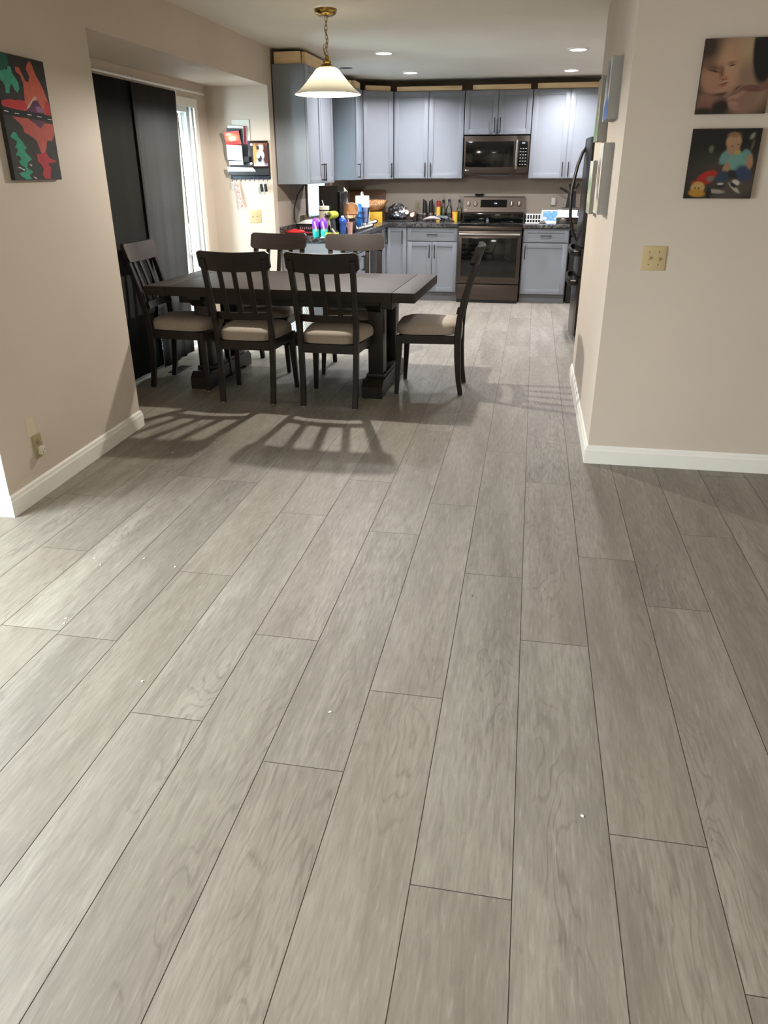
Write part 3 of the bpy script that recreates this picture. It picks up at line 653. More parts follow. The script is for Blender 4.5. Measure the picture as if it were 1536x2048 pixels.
def text(name, body, size, mat, parent, loc, rot=(R(90), 0, 0), ext=.0004, align='LEFT'):
    c = bpy.data.curves.new(name, 'FONT'); c.body = body; c.size = size; c.extrude = ext; c.align_x = align
    tmp = bpy.data.objects.new('tmp', c); COL.objects.link(tmp); bpy.context.view_layer.update()
    me = bpy.data.meshes.new_from_object(tmp.evaluated_get(bpy.context.evaluated_depsgraph_get())); bpy.data.objects.remove(tmp)
    me.name = name; me.materials.clear(); me.materials.append(mat); o = bpy.data.objects.new(name, me); COL.objects.link(o); o.parent = parent; o.location = loc; o.rotation_euler = rot; return o
obj('display', MB().box(.685, .722, -.0042, -.003, .338, .352), plain('dim_display', '8f97a8', 0.4), pn)
kb = MB()
for i in range(6):
    for j in range(3): kb.box(.668+j*.031, .682+j*.031, -.0042, -.003, .112+i*.034, .118+i*.034)
obj('keypad_print', kb, KEY, pn)
obj('logo_disc', MB().lathe([(.0085, -.0015), (.0085, .0005)], (.03, 0, .052), 20, 0, 'y'), plain('logo_silver', 'd2d2d2', 0.3, 0.7), dr)
text('logo_lettering', 'LG', .02, KEY, dr, (.043, -.0012, .045))
obj('vent_lip', MB().box(.2, .56, .01, .09, -.012, .0), BLACKP, m_)
# range
r = thing('range', 'freestanding dark stainless electric range with black glass oven door', 'stove', (-.873, 9.72, 0), 0)
wr = .766
obj('body', MB().box(.004, wr-.004, .04, .68, .03, .905, .003), BLACKM, r)
obj('drawer', MB().box(.003, wr-.003, 0, .04, .035, .222, .006), STEEL, r)
dr = obj('oven_door', MB().box(.003, wr-.003, -.006, .04, .232, .845, .008), STEEL, r)
obj('oven_window', MB().box(.048, wr-.048, -.009, -.004, .315, .765, .003), BLACKG, dr)
hb = MB(); hb.tube([(.02, -.055, .812), (wr-.02, -.055, .812)], .013, 12)
for x in (.04, wr-.04): hb.box(x-.012, x+.012, -.05, -.004, .80, .824, .003)
obj('handle', hb, STEELB, dr)
obj('front_trim', MB().box(.003, wr-.003, -.002, .04, .852, .900, .004), STEEL, r)
obj('kick_strip', MB().box(.01, wr-.01, .02, .05, .0, .034), BLACKP, r)
ck = obj('cooktop', MB().box(0, wr, -.012, .62, .902, .926, .004), BLACKG, r)
rg = plain('burner_ring_print', '3c3d40', 0.3)
for x, y, q in ((.2, .17, .105), (.57, .17, .12), (.2, .45, .08), (.57, .45, .08)):
    k = MB(); k.lathe([(q-.003, 0), (q, 0), (q, .0006), (q-.003, .0006)], (x, y, .926), 36, 0, 'z', False, False); obj('burner_ring', k, rg, ck)
bg = MB(); bg.prism([(.60, .926), (.70, .926), (.70, 1.205), (.655, 1.205), (.625, 1.03), (.60, 1.02)], 0.004, wr-.004, 'yz', 0)
# prism in 'yz' extrudes along x
bk = obj('backguard', bg, STEEL, r)
obj('backguard_glass', MB().box(.006, wr-.006, .590, .604, .926, 1.015, .001), BLACKG, r)
obj('backguard_cap', MB().box(0, wr, .648, .705, 1.203, 1.212), BLACKP, r)
sl_ = math.atan2(.03, .175)
def onbg(z): return .625+(z-1.03)*(.03/.175)
def facebox(x0, x1, z0, z1, d0, d1, bev=0): # box lying on the slanted backguard face
    m = MB(); zc = (z0+z1)/2; yc = onbg(zc); m.box(x0, x1, yc-d1, yc-d0, z0, z1, bev, 0, (-sl_, 0, 0), ((x0+x1)/2, yc, zc)); return m
ds = obj('display_panel', facebox(.215, .545, 1.085, 1.175, -.002, .003), BLACKG, bk)
text('clock_digits', '7:06', .022, DIG, ds, (.385, onbg(1.125)-.0036, 1.125), (R(90)-sl_, 0, 0))
for x in (.06, .15, .605, .70):
    k = MB(); yc = onbg(1.125); k.lathe([(.028, -.016), (.026, -.020), (.002, -.020)], (0, 0, 0), 24, 0, 'y'); k.lathe([(.030, 0), (.028, -.016)], (0, 0, 0), 24, 0, 'y', False, False)
    k.box(-.006, .006, -.036, -.018, -.024, .024, .003, 1); ko = obj('knob', k, [STEEL, STEELB], bk); ko.location = (x, yc, 1.125); ko.rotation_euler = (-sl_, 0, 0)
ld = obj('logo_disc', MB().lathe([(.0085, -.0015), (.0085, .0005)], (0, 0, 0), 20, 0, 'y'), plain('logo_silver_range', 'd2d2d2', 0.3, 0.7), bk); ld.location = (.028, onbg(1.06)-.001, 1.06)
text('logo_lettering', 'LG', .02, KEY, bk, (.042, onbg(1.053)-.0018, 1.053), (R(90)-sl_, 0, 0))
# base cabinets
def base(lb, loc, rz, wdt, spec, dep=.60, name='base_cabinet', endp=None):
    """spec: list of ('drawer'|'door', x0, x1, z0, z1, handle)"""
    t = thing(name, lb, 'cabinet', loc, rz, 'base cabinets')
    obj('body', MB().box(.001, wdt-.001, .021, dep, .105, .878, .001), CAB, t); obj('toe_kick', MB().box(.001, wdt-.001, .045, .06, 0, .105), KICK, t)
    for kd, x0, x1, z0, z1, h in spec:
        mb = MB(); shaker(mb, x0+.004, x1-.004, z0+.003, z1-.003, st=.045 if kd == 'drawer' else .055); p = obj(kd, mb, CAB, t); hb = MB()
        if h == 'c': hpull(hb, (x0+x1)/2-.065, (x0+x1)/2+.065, (z0+z1)/2)
        elif h: pull(hb, x1-.032 if h == 'r' else x0+.032, z1-.03-.16, z1-.03)
        if h: obj('handle', hb, BLACKM, p)
    return t
BF = 9.80
base('blue-grey base cabinet left of the stove, one drawer over two doors', (-1.515, BF, 0), 0, .635, [('drawer', .005, .63, .715, .872, 'c'), ('door', .005, .3175, .11, .71, 'r'), ('door', .3175, .63, .11, .71, 'l')])
base('blue-grey base cabinet right of the stove, one drawer over one door', (-.095, BF, 0), 0, .545, [('drawer', .005, .54, .715, .872, 'c'), ('door', .005, .54, .11, .71, 'l')])
cb = thing('corner_base_cabinet', 'blue-grey corner base cabinet with folding doors between the sink run and the stove run', 'cabinet', (0, 0, 0), 0, 'base cabinets')
mb = MB(); mb.prism([(-2.385, 9.535), (-1.80, 9.535), (-1.80, 9.82), (-1.517, 9.82), (-1.517, 10.44), (-2.385, 10.44)], .105, .878); obj('body', mb, CAB, cb)
mb = MB(); mb.prism([(-2.385, 9.535), (-1.87, 9.535), (-1.87, 9.90), (-1.517, 9.90), (-1.517, 10.44), (-2.385, 10.44)], 0, .105); obj('toe_kick', mb, KICK, cb)
for nm, pos, rz_ in (('door', (-1.775, BF, 0), 0), ('door', (-1.78, 9.54, 0), R(90))):
    wdt = .255; mb = MB(); shaker(mb, .003, wdt-.003, .113, .872, st=.05); p = obj(nm, mb, CAB, cb); p.location = pos; p.rotation_euler = (0, 0, rz_)
    hb = MB(); pull(hb, wdt-.05 if rz_ == 0 else wdt-.05, .68, .84); obj('handle', hb, BLACKM, p)
base('blue-grey drawer base at the near end of the sink run, end panel facing chairs', (-1.78, 7.44, 0), R(90), .46, [('drawer', .005, .455, .715, .872, 'c'), ('door', .005, .455, .11, .71, 'r')])
base('blue-grey sink base cabinet with two doors under the window', (-1.78, 7.90, 0), R(90), .91, [('drawer', .005, .905, .715, .872, None), ('door', .005, .455, .11, .71, 'r'), ('door', .455, .905, .11, .71, 'l')])
dwt = thing('dishwasher', 'dark dishwasher front in the sink run beside the corner cabinet', 'dishwasher', (-1.78, 8.82, 0), R(90))
obj('body', MB().box(.003, .702, .021, .60, .10, .875), BLACKP, dwt); obj('door', MB().box(.005, .70, -.005, .02, .11, .872, .005), STEEL, dwt); obj('control_strip', MB().box(.01, .695, -.007, -.004, .80, .868), BLACKG, dwt)
hb = MB(); hb.tube([(.06, -.04, .77), (.64, -.04, .77)], .010, 10); hb.box(.08, .1, -.04, 0, .76, .78); hb.box(.6, .62, -.04, 0, .76, .78); obj('handle', hb, STEELB, dwt)
# worktops
CT = .92
mb = MB(); mb.prism([(-2.388, 7.42), (-1.745, 7.42), (-1.745, 9.765), (-.880, 9.765), (-.880, 10.448), (-2.388, 10.448)], .88, CT)
mb.box(-2.388, -2.37, 7.422, 10.448, CT, CT+.095, .002); mb.box(-2.37, -.880, 10.43, 10.448, CT, CT+.095, .002)
wt = obj('countertop', mb, MARBLE, None, None, 'long L-shaped dark marbled countertop around the sink corner, crowded with things', 'countertop')
mb = MB(); mb.box(-.103, .462, 9.765, 10.448, .88, CT, .002); mb.box(-.103, .462, 10.43, 10.448, CT, CT+.095, .002)
obj('countertop', mb, MARBLE, None, None, 'short dark marbled countertop between the stove and the fridge', 'countertop')
# fridge
f = thing('refrigerator', 'dark stainless french-door refrigerator with two bottom drawers', 'refrigerator', (.45, 7.52, 0), 0)
obj('body', MB().box(.09, .78, .01, .90, .03, 1.765, .006), plain('fridge_side_grey', '5c524a', 0.45, 0.5, 0.05), f)
def front(name, y0, y1, z0, z1, par=f, bow=.018):
    poly = [(.085, y0)]; n = 12
    for i in range(n+1):
        s_ = i/n; yy = y0+(y1-y0)*s_; g_ = (yy-.0)/.91; poly.append((.012-bow*(1-(2*g_-1)**2)+.010*(1 if i in (0, n) else 0), yy))
    poly.append((.085, y1)); m = MB(); m.prism(poly, z0, z1); return obj(name, m, DSTEEL, par)
da = front('door', .004, .452, .86, 1.775); db = front('door', .458, .906, .86, 1.775); d1 = front('drawer', .004, .906, .60, .85); d2 = front('drawer', .004, .906, .05, .59)
for par, yy in ((da, .415), (db, .495)):
    hb = MB(); hb.tube([(.0, yy, 1.70), (-.03, yy, 1.66), (-.065, yy, 1.55), (-.095, yy, 1.38), (-.10, yy, 1.25), (-.09, yy, 1.10), (-.055, yy, .96), (-.02, yy, .90), (.0, yy, .885)], .013, 10); obj('handle', hb, DSTEEL, par)
for par, zz in ((d1, .80), (d2, .535)):
    hb = MB(); hb.sweep([(.0, .06, zz), (-.04, .075, zz), (-.06, .2, zz), (-.068, .455, zz), (-.06, .71, zz), (-.04, .835, zz), (.0, .85, zz)], .024, .010, 0, (0, 0, 1)); obj('handle', hb, DSTEEL, par)
obj('hinge_cover', MB().box(.03, .16, .03, .10, 1.765, 1.80, .006), BLACKP, f); obj('foot', MB().box(.12, .7, .03, .88, 0, .03), BLACKP, f)
# ------------------------------------------------------------------ curtains, rod, vent, hamper
def curtain_mat(name, trans):
    m = N(name); m.b.inputs['Base Color'].default_value = srgb('403f3d' if trans > .1 else '232321'); m.set(Roughness=0.95); m.b.inputs['Specular IOR Level'].default_value = .1; tr = m.n('ShaderNodeBsdfTranslucent'); tr.inputs[0].default_value = srgb('928d8b')
    mx = m.n('ShaderNodeMixShader'); mx.inputs[0].default_value = trans; m.l(m.b.outputs[0], mx.inputs[1]); m.l(tr.outputs[0], mx.inputs[2]); m.l(mx.outputs[0], m.out.inputs[0]); return m.m
def curtain(lb, y0, y1, x, z0, z1, mat, folds, amp, seed, tabs):
    rnd = random.Random(seed); n, k = 120, 14; c = thing('curtain', lb, 'curtain', (x, 0, 0), 0, 'dark curtains at the sliding door'); vs = []; fs = []
    for j in range(k+1):
        tt = j/k
        for i in range(n+1):
            s_ = i/n; a = amp*(0.35+0.65*tt)*(math.sin(s_*folds*2*PI+seed)+.4*math.sin(s_*folds*3.7*PI+1+seed*2)); vs.append((a, y0+(y1-y0)*s_+tabs*tt*s_, z1+(z0-z1)*tt+0.02*(s_-.5)*tt))
    for j in range(k):
        for i in range(n): p = j*(n+1)+i; fs.append((p, p+1, p+n+2, p+n+1))
    m = MB(); m.add(vs, fs, 0, True); o = obj('cloth', m, mat, c); md = o.modifiers.new('thick', 'SOLIDIFY'); md.thickness = .003
    return c
curtain('dark charcoal curtain panel over the left half of the sliding door', 4.66, 5.86, -2.957, .02, 2.105, curtain_mat('charcoal_curtain', .02), 4, .007, 1, -.03)
curtain('dark grey curtain panel over the right half of the sliding door, daylight showing through', 5.80, 6.56, -2.932, .015, 2.10, curtain_mat('grey_curtain', .27), 4, .009, 3, -.16)
rd = thing('curtain_rod', 'white curtain rod above the sliding door', 'curtain rod', (-2.94, 0, 2.125))
m = MB(); m.tube([(0, 4.66, 0), (0, 7.16, 0)], .008, 12); obj('rod', m, TRIM, rd)
for yy in (4.9, 5.84, 6.66):
    m = MB(); m.box(-.04, .012, yy-.006, yy+.006, -.012, .004); m.box(-.041, -.036, yy-.015, yy+.015, -.04, .02); obj('bracket', m, TRIM, rd)
vt = thing('floor_vent', 'brown metal floor vent in front of the curtains', 'vent', (-2.80, 5.80, 0))
m = MB(); m.box(-.05, .05, -.13, .13, 0, .004, .001); obj('frame', m, plain('vent_brown', '4b4038', .5, .4), vt)
m = MB()
for i in range(9): m.box(-.04, .04, -.115+i*.027, -.100+i*.027, .004, .0055)
obj('louvre', m, BLACKP, vt)
def perforated():
    m = N('perforated_white_plastic'); tc = m.n('ShaderNodeTexCoord').outputs['Object']; sp = m.n('ShaderNodeSeparateXYZ'); m.l(tc, sp.inputs[0])
    u_ = m.math('MULTIPLY', m.math('ADD', sp.outputs[0], sp.outputs[1]), 70.0); v_ = m.math('MULTIPLY', sp.outputs[2], 55.0)
    a = m.math('SINE', m.math('MULTIPLY', u_, PI)); b_ = m.math('SINE', m.math('MULTIPLY', v_, PI)); q = m.math('MULTIPLY', a, b_)
    m.l(m.mix(m.mr(q, .35, .5, 0, 1), srgb('eef2f2'), srgb('8fa6ac')), m.b.inputs['Base Color']); m.set(Roughness=.5); return m.m
hp = thing('waste_basket', 'white perforated basket on the floor against the end of the sink cabinets', 'basket', (-2.17, 7.22, 0))
rs = []
for sc, z_ in ((.085, 0), (.09, .005), (.105, .33), (.11, .34), (.10, .34), (.086, .01)):
    rs.append([(sc*1.15*math.copysign(abs(math.cos(a))**.4, math.cos(a)), sc*math.copysign(abs(math.sin(a))**.4, math.sin(a)), z_) for a in [2*PI*j/32 for j in range(32)]])
obj('body', MB().rings(rs, 0, False, True, True), perforated(), hp)
# ------------------------------------------------------------------ switches and outlets
def toggle_plate(lb, loc, rz, ups=(1, 1)):
    t = thing('light_switch', lb, 'light switch', loc, rz); m = MB(); m.box(-.058, .058, -.006, 0, -.058, .058, .003); pt = obj('plate', m, IVORY, t)
    for x, u_ in zip((-.023, .023), ups):
        m = MB(); m.box(-.006, .006, -.007, -.005, -.013, .013); m.box(-.0042, .0042, -.018, -.004, -.005, .005, .0015, 0, (R(-25*u_), 0, 0), (0, -.006, 0)); o = obj('toggle', m, IVORY, t); o.location = (x, 0, 0)
        for z_ in (-.030, .030): s_ = obj('screw', MB().lathe([(.0028, -.0072), (.0028, -.005)], (x, 0, z_), 10, 0, 'y'), SCREW, pt)
toggle_plate('ivory double toggle light switch on the right-hand wall below the baby canvases', (.612, 4.13, 1.102), 0, (1, -1))
toggle_plate('ivory double toggle light switch on the alcove end wall below the mail organizer', (-2.583, 7.3, 1.118), 0, (-1, 1))
lwa = math.atan2(4.32-2.9, -2.40+2.34)  # direction of the left wall
def lwall(y): return -2.34-(y-2.9)*(.06/1.42)
RZL = lwa  # local +x runs along the wall away from the camera, -y faces the room
t = thing('wall_outlet', 'ivory wall outlet with a plug-in adapter low on the left wall', 'outlet', (lwall(3.19), 3.19, .255), RZL)
m = MB(); m.box(-.036, .036, -.006, 0, -.058, .058, .003); pt = obj('plate', m, plain('aged_ivory', 'a39770', .5), t)
m = MB(); m.lathe([(.015, -.0072), (.015, -.005)], (0, 0, .020), 20, 0, 'y'); so = obj('socket', m, plain('aged_ivory_socket', '9a8e68', .5), t)
m = MB()
for x in (-.006, .006): m.box(x-.0012, x+.0012, -.0078, -.0070, .018, .027)
m.lathe([(.0024, -.0078), (.0024, -.0068)], (0, 0, .011), 10, 0, 'y'); obj('slot', m, BLACKP, so)
m = MB(); m.box(-.013, .019, -.030, -.006, -.042, -.002, .004); ad = obj('plug_adapter', m, plain('adapter_white', 'd6cfbf', .45), t)
m = MB()
for x, z_ in ((-.004, -.030), (.008, -.018)): m.lathe([(.0028, -.0308), (.0028, -.0295)], (x, 0, z_), 10, 0, 'y')
obj('slot', m, BLACKP, ad)
m = MB(); m.box(-.034, .034, -.0012, 0.0005, .06, .155); o = solo('paint_patch', m, paint('touch_up_paint', 'd8c9ac', .1), 'lighter beige paint patch on the wall just above the low outlet', 'paint patch', (lwall(3.165), 3.165, .255), RZL)
t = thing('wall_outlet', 'outlet with white plug-in on the kitchen back wall above the tablet', 'outlet', (.245, 10.45, 1.155), 0)
obj('plate', MB().box(-.036, .036, -.005, 0, -.058, .058, .003), plain('beige_plate', 'b3a68f', .5), t); obj('plug_in_freshener', MB().box(-.025, .03, -.05, -.005, -.045, .045, .016), WHITEP, t)
t = thing('wall_outlet', 'cream outlet plate on the kitchen back wall behind the pepper mills', 'outlet', (-1.47, 10.45, 1.10), 0)
p_ = obj('plate', MB().box(-.04, .04, -.005, 0, -.06, .06, .003), plain('cream_plate', 'a89d84', .5), t)
for z_ in (-.02, .02): obj('socket', MB().lathe([(.014, -.0065), (.014, -.004)], (0, 0, z_), 18, 0, 'y'), plain('cream_socket', '9a8f76', .5), t)
# ------------------------------------------------------------------ canvases
def canvas(name, lb, cat, loc, rz, wd_, ht, th, mat, side, group=None):
    t = thing(name, lb, cat, loc, rz, group); m = MB(); m.box(0, wd_, -th+.0005, 0, 0, ht, .001); obj('canvas_body', m, side, t)
    m = MB(); m.quad((0, -th, 0), (wd_, -th, 0), (wd_, -th, ht), (0, -th, ht)); m.add([(0, -th+.0005, 0), (wd_, -th+.0005, 0), (wd_, -th+.0005, ht), (0, -th+.0005, ht)], [(3, 2, 1, 0)]); 
    pf = obj('printed_face', m, mat, t); return t
BLK = plain('black_canvas_edge', '15130f', .6)
G1 = 'square photo canvases on the right-hand wall'
canvas('photo_canvas', 'photo canvas with close-up of a newborn face and hands, upper one on the right-hand wall', 'photo canvas', (.704, 4.13, 1.738), 0, .302, .298, .02, blobs('newborn_photo', '14100d', BABY_A, .01, .8), BLK, G1)
canvas('photo_canvas', 'photo canvas with a seated toddler in a teal shirt beside a red toy', 'photo canvas', (.708, 4.13, 1.38), 0, .302, .298, .02, blobs('toddler_photo', '060505', BABY_B, .01, .72), BLK, G1)
GREY = plain('grey_canvas_edge', '97948f', .7)
def stripes(name, base, lst): return blobs(name, base, lst, .08)
P1 = stripes('lake_photo', 'c9d0d2', [(.3, .75, .3, .3, 0, .3, '8f8a84'), (.62, .70, .12, .30, 0, .2, '2c2320'), (.6, .45, .1, .2, 0, .3, '7c3f38'), (.6, .15, .5, .22, 0, .2, '2b62b0'), (.2, .5, .2, .2, 0, .4, 'b9bcbc')])
P2 = stripes('meadow_photo', 'b9bca4', [(.5, .8, .5, .25, 0, .4, 'b5a890'), (.4, .2, .6, .25, 0, .3, '6f8f63'), (.6, .4, .2, .2, 0, .3, '90a57c'), (.4, .5, .08, .25, 0, .3, '5b4a40')])
P3 = stripes('family_photo', 'e6e1d6', [(.6, .5, .14, .3, 0, .2, '3a2725'), (.45, .45, .12, .22, 10, .3, 'c9a98c'), (.75, .15, .1, .2, 20, .2, '1f1b1a'), (.3, .6, .1, .2, 0, .3, '594039'), (.5, .12, .5, .1, 0, .3, 'd8cfb8')])
P4 = stripes('field_photo', 'c3cbb6', [(.5, .8, .5, .2, 0, .4, 'd9dcd0'), (.5, .5, .4, .2, 0, .4, '7f9a78'), (.6, .3, .3, .2, 0, .4, 'b8bd9c'), (.4, .1, .5, .12, 0, .3, '9aa08c')])
G2 = 'photo canvases on the side wall by the fridge'
for (lb, y1, z0, wd_, ht, th, mt) in [('grey-edged photo canvas with blue water, the nearer upper one beside the wall corner', 4.88, 1.75, .31, .285, .055, P1), ('grey-edged green photo canvas, the upper one further along beside the fridge', 5.46, 1.665, .31, .34, .055, P2),
        ('grey-edged photo canvas of dark-haired people, the nearer lower one', 4.86, 1.283, .30, .355, .055, P3), ('pale green photo canvas, the lower one further along beside the fridge', 5.60, 1.25, .30, .31, .05, P4)]:
    canvas('photo_canvas', lb, 'photo canvas', (.40, y1, z0), R(-90), wd_, ht, th, mt, GREY, G2)
# painting on the left wall: acrylic landscape in flat patches of paint
PC = {'teal': '3f9a80', 'dteal': '1c5a4a', 'coral': 'c4604c', 'red': 'bf3434', 'pinkw': 'cfa79c', 'purple': '5b3350', 'lilac': '8a5f8a', 'black': '121014', 'coral2': 'b5554a', 'red2': 'a82c38', 'teal2': '2f9476', 'white': 'd8d8d0'}
pt = thing('landscape_painting', 'acrylic painting of a purple mountain with red and teal reflections on the left wall', 'painting', (lwall(3.395), 3.395, 1.468), RZL)
PW, PH = .405, .515
obj('canvas_body', MB().box(0, PW, -.021, 0, 0, PH, .001), plain('black_painted_canvas', '2b2a2b', .55, var=.1, scale=20), pt)
mats = [plain('ground_black', '2f2d2d', .85, var=.12, scale=25)]+[plain('acrylic_'+k, v, .85, var=.12, scale=30) for k, v in PC.items()]; idx = {k: i+1 for i, k in enumerate(PC)}
m = MB(); m.quad((0.001, -.0214, .001), (PW-.001, -.0214, .001), (PW-.001, -.0214, PH-.001), (.001, -.0214, PH-.001), 0)
for li, (nm, poly) in enumerate(PAINT):
    yy = -.0216-.00006*(li+1); P_ = [(min(max(u, .004), .996)*PW, yy, min(max(v, .004), .996)*PH) for u, v in poly]; m.add(P_, [tuple(range(len(P_)))], idx[nm])
obj('painted_surface', m, mats, pt)
# ------------------------------------------------------------------ mail organizer on the alcove end wall
DGREY = plain('dark_grey_enamel', '26282c', .5)
mo = thing('mail_organizer', 'dark wall-mounted mail organizer with key hooks on the alcove end wall', 'organizer', (-2.79, 7.3, 1.44))
m = MB(); m.box(0, .385, -.012, 0, 0, .30, .002); obj('back_board', m, DGREY, mo)
m = MB(); m.box(0, .385, -.055, -.012, .035, .045); m.box(0, .385, -.06, -.052, .035, .085, .002); obj('lower_pocket', m, DGREY, mo)
m = MB(); m.box(0.0, .20, -.04, -.034, .14, .19, .001); m.box(0, .20, -.04, -.012, .14, .145); obj('upper_pocket', m, DGREY, mo)
m = MB(); m.box(.0, .385, -.022, -.012, .0, .03, .001); hr = obj('hook_rail', m, plain('navy_rail', '1d2236', .5), mo)
for i in range(9):
    x = .02+i*.043; m = MB(); m.tube([(x, -.022, .012), (x, -.03, -.005), (x, -.036, -.018), (x, -.044, -.012)], .0022, 6); obj('hook', m, DGREY, hr)
def sheet(name, lb, cat, wd_, ht, th, mat, loc, rot, group=None):
    return solo(name, MB().box(0, wd_, -th, 0, 0, ht), mat, lb, cat, loc, 0, group, rot)
MAG = blobs('magazine_cover', 'c14a3f', [(.5, .55, .4, .3, 0, .3, 'e08a5f'), (.5, .5, .22, .18, 0, .3, 'f1d9b0'), (.5, .2, .5, .1, 0, .3, 'b53330'), (.3, .8, .2, .1, 0, .3, 'e9b7a0')])
def card(name, lb, cat, wd_, ht, th, face, loc, rot, group=None, body=WHITEC):
    t = thing(name, lb, cat, loc, 0, group, rot); obj('pages', MB().box(0, wd_, -th+.0004, 0, 0, ht), body, t); m = MB(); m.quad((0, -th, 0), (wd_, -th, 0), (wd_, -th, ht), (0, -th, ht)); m.add([(0, -th+.0004, 0), (wd_, -th+.0004, 0), (wd_, -th+.0004, ht), (0, -th+.0004, ht)], [(3, 2, 1, 0)]); obj('cover', m, face, t)
G3 = 'papers in the mail organizer'
card('magazine', 'magazine with red and orange cover at the front of the mail organizer', 'magazine', .145, .115, .006, MAG, (-2.80, 7.262, 1.72), (R(14), R(-4), 0), G3)
sheet('folder', 'dark folder between the white papers in the mail organizer', 'folder', .15, .13, .003, BLACKP, (-2.785, 7.268, 1.735), (R(8), R(2), 0), G3)
sheet('envelope', 'white envelope sticking up behind the red magazine', 'envelope', .15, .14, .004, WHITEC, (-2.785, 7.28, 1.745), (R(4), R(3), 0), G3)
card('booklet', 'pink and magenta booklet high in the mail organizer', 'booklet', .125, .15, .004, blobs('pink_cover', 'b04a6c', [(.2, .8, .1, .1, 0, .3, 'e8dfe2'), (.5, .3, .5, .2, 0, .4, '983a56')]), (-2.735, 7.288, 1.73), (R(2), 0, 0), G3)
sheet('envelope', 'tallest pale envelope at the very top of the mail organizer', 'envelope', .165, .19, .003, plain('pale_paper', 'd2d2ca', .8), (-2.745, 7.297, 1.742), (R(1), 0, 0), G3)
card('notice', 'pale blue letter in the middle pocket of the mail organizer', 'letter', .145, .125, .003, blobs('letter_face', 'dfe5ee', [(.5, .45, .35, .3, 0, .4, 'ccd5e6'), (.1, .88, .06, .05, 0, .3, 'a3a9b5')]), (-2.795, 7.255, 1.605), (R(10), R(3), 0), G3)
sheet('envelope', 'short white envelope in the pocket below the pale blue letter', 'envelope', .135, .033, .003, WHITEC, (-2.785, 7.259, 1.56), (0, 0, 0), G3)
m = MB(); m.prism([(0, 0), (.27, 0), (.245, .032), (0, .038)], -.003, 0, 'xz'); solo('envelope', m, WHITEC, 'long white envelope lying in the bottom tray of the mail organizer', 'envelope', (-2.795, 7.236, 1.505), 0, G3)
t = thing('magnet_board', 'dark magnet board with rounded corners right of the mail pockets', 'board', (-2.605, 7.288, 1.535)); 
m = MB(); m.box(0, .195, -.008, 0, 0, .225, .006); obj('board', m, plain('maroon_black', '2a1716', .35), t)
PH_ = blobs('snapshot', '8a5c3a', [(.5, .12, .6, .22, 0, .2, 'd8cfe0'), (.9, .5, .25, .5, 0, .3, '4a1c16'), (.12, .5, .14, .45, 0, .2, 'd39b5a'), (.5, .78, .22, .14, 0, .3, 'e8e0c8'), (.45, .55, .2, .15, 0, .2, 'd8a898'), (.62, .5, .15, .18, 30, .2, 'd5d9ea'), (.45, .33, .16, .16, 0, .2, '1d1c33'), (.35, .45, .12, .1, 0, .2, 'eae0e6'), (.35, .8, .1, .1, 0, .2, '2d2018')])
card('snapshot', 'printed snapshot of people pinned to the magnet board', 'photo', .135, .19, .002, PH_, (-2.555, 7.2795, 1.55), (0, 0, 0))
for lb, x, z_ in (('round white magnet at the lower left of the magnet board', -2.578, 1.572), ('round white magnet at the upper left corner of the snapshot', -2.565, 1.728), ('round white magnet at the upper right of the snapshot', -2.465, 1.715)):
    solo('magnet', MB().lathe([(.011, -.006), (.011, 0)], (0, 0, 0), 18, 0, 'y'), WHITEP, lb, 'magnet', (x, 7.277, z_), 0, 'round white magnets')
def fob(lb, x):
    t = thing('car_key', lb, 'key', (x, 7.262, 1.345), 0, 'black car keys on the hook rail'); m = MB(); m.box(-.014, .014, -.012, 0, -.012, .055, .006, 0, (0, R(-6), 0)); obj('fob', m, BLACKP, t)
    m = MB(); m.tube([(.008*math.cos(a), 0, .068+.010*math.sin(a)) for a in [2*PI*k/12 for k in range(12)]], .0012, 5, 0, True); obj('key_ring', m, STEELB, t)
fob('black car key on the hook rail, further from the corner', -2.487); fob('black car key on the hook rail, right at the wall corner', -2.447)
t = thing('beaded_lanyard', 'pink and white beaded lanyard hanging from the hook rail', 'lanyard', (-2.735, 7.262, 1.43)); BD = plain('pink_bead', 'dd8f8c', .5); BD2 = plain('pale_bead', 'e6cfc8', .5)
m = MB(); rnd = random.Random(2)
for i in range(46):
    q = i/45; m.ell((.035*q+rnd.uniform(-.012, .012)*(.6+q), rnd.uniform(-.006, .006), -.03-.20*q), (.007, .006, .008), 8, 6, 1 if rnd.random() < .45 else 0)
obj('beads', m, [BD, BD2], t); m = MB(); m.tube([(.0, 0, .0), (.004, 0, -.04), (.02, 0, -.14), (.036, 0, -.235), (.055, -.004, -.26)], .0015, 6); obj('string', m, BD2, t)
t = thing('small_key_bunch', 'small bunch of steel keys hanging at the left end of the hook rail', 'key', (-2.765, 7.262, 1.42)); m = MB(); m.box(-.012, -.006, -.002, 0, -.06, 0); m.box(.004, .010, -.004, -.002, -.055, 0); m.tube([(.008*math.cos(a), 0, .005+.008*math.sin(a)) for a in [2*PI*k/10 for k in range(10)]], .0012, 5, 0, True); obj('keys', m, STEELB, t)
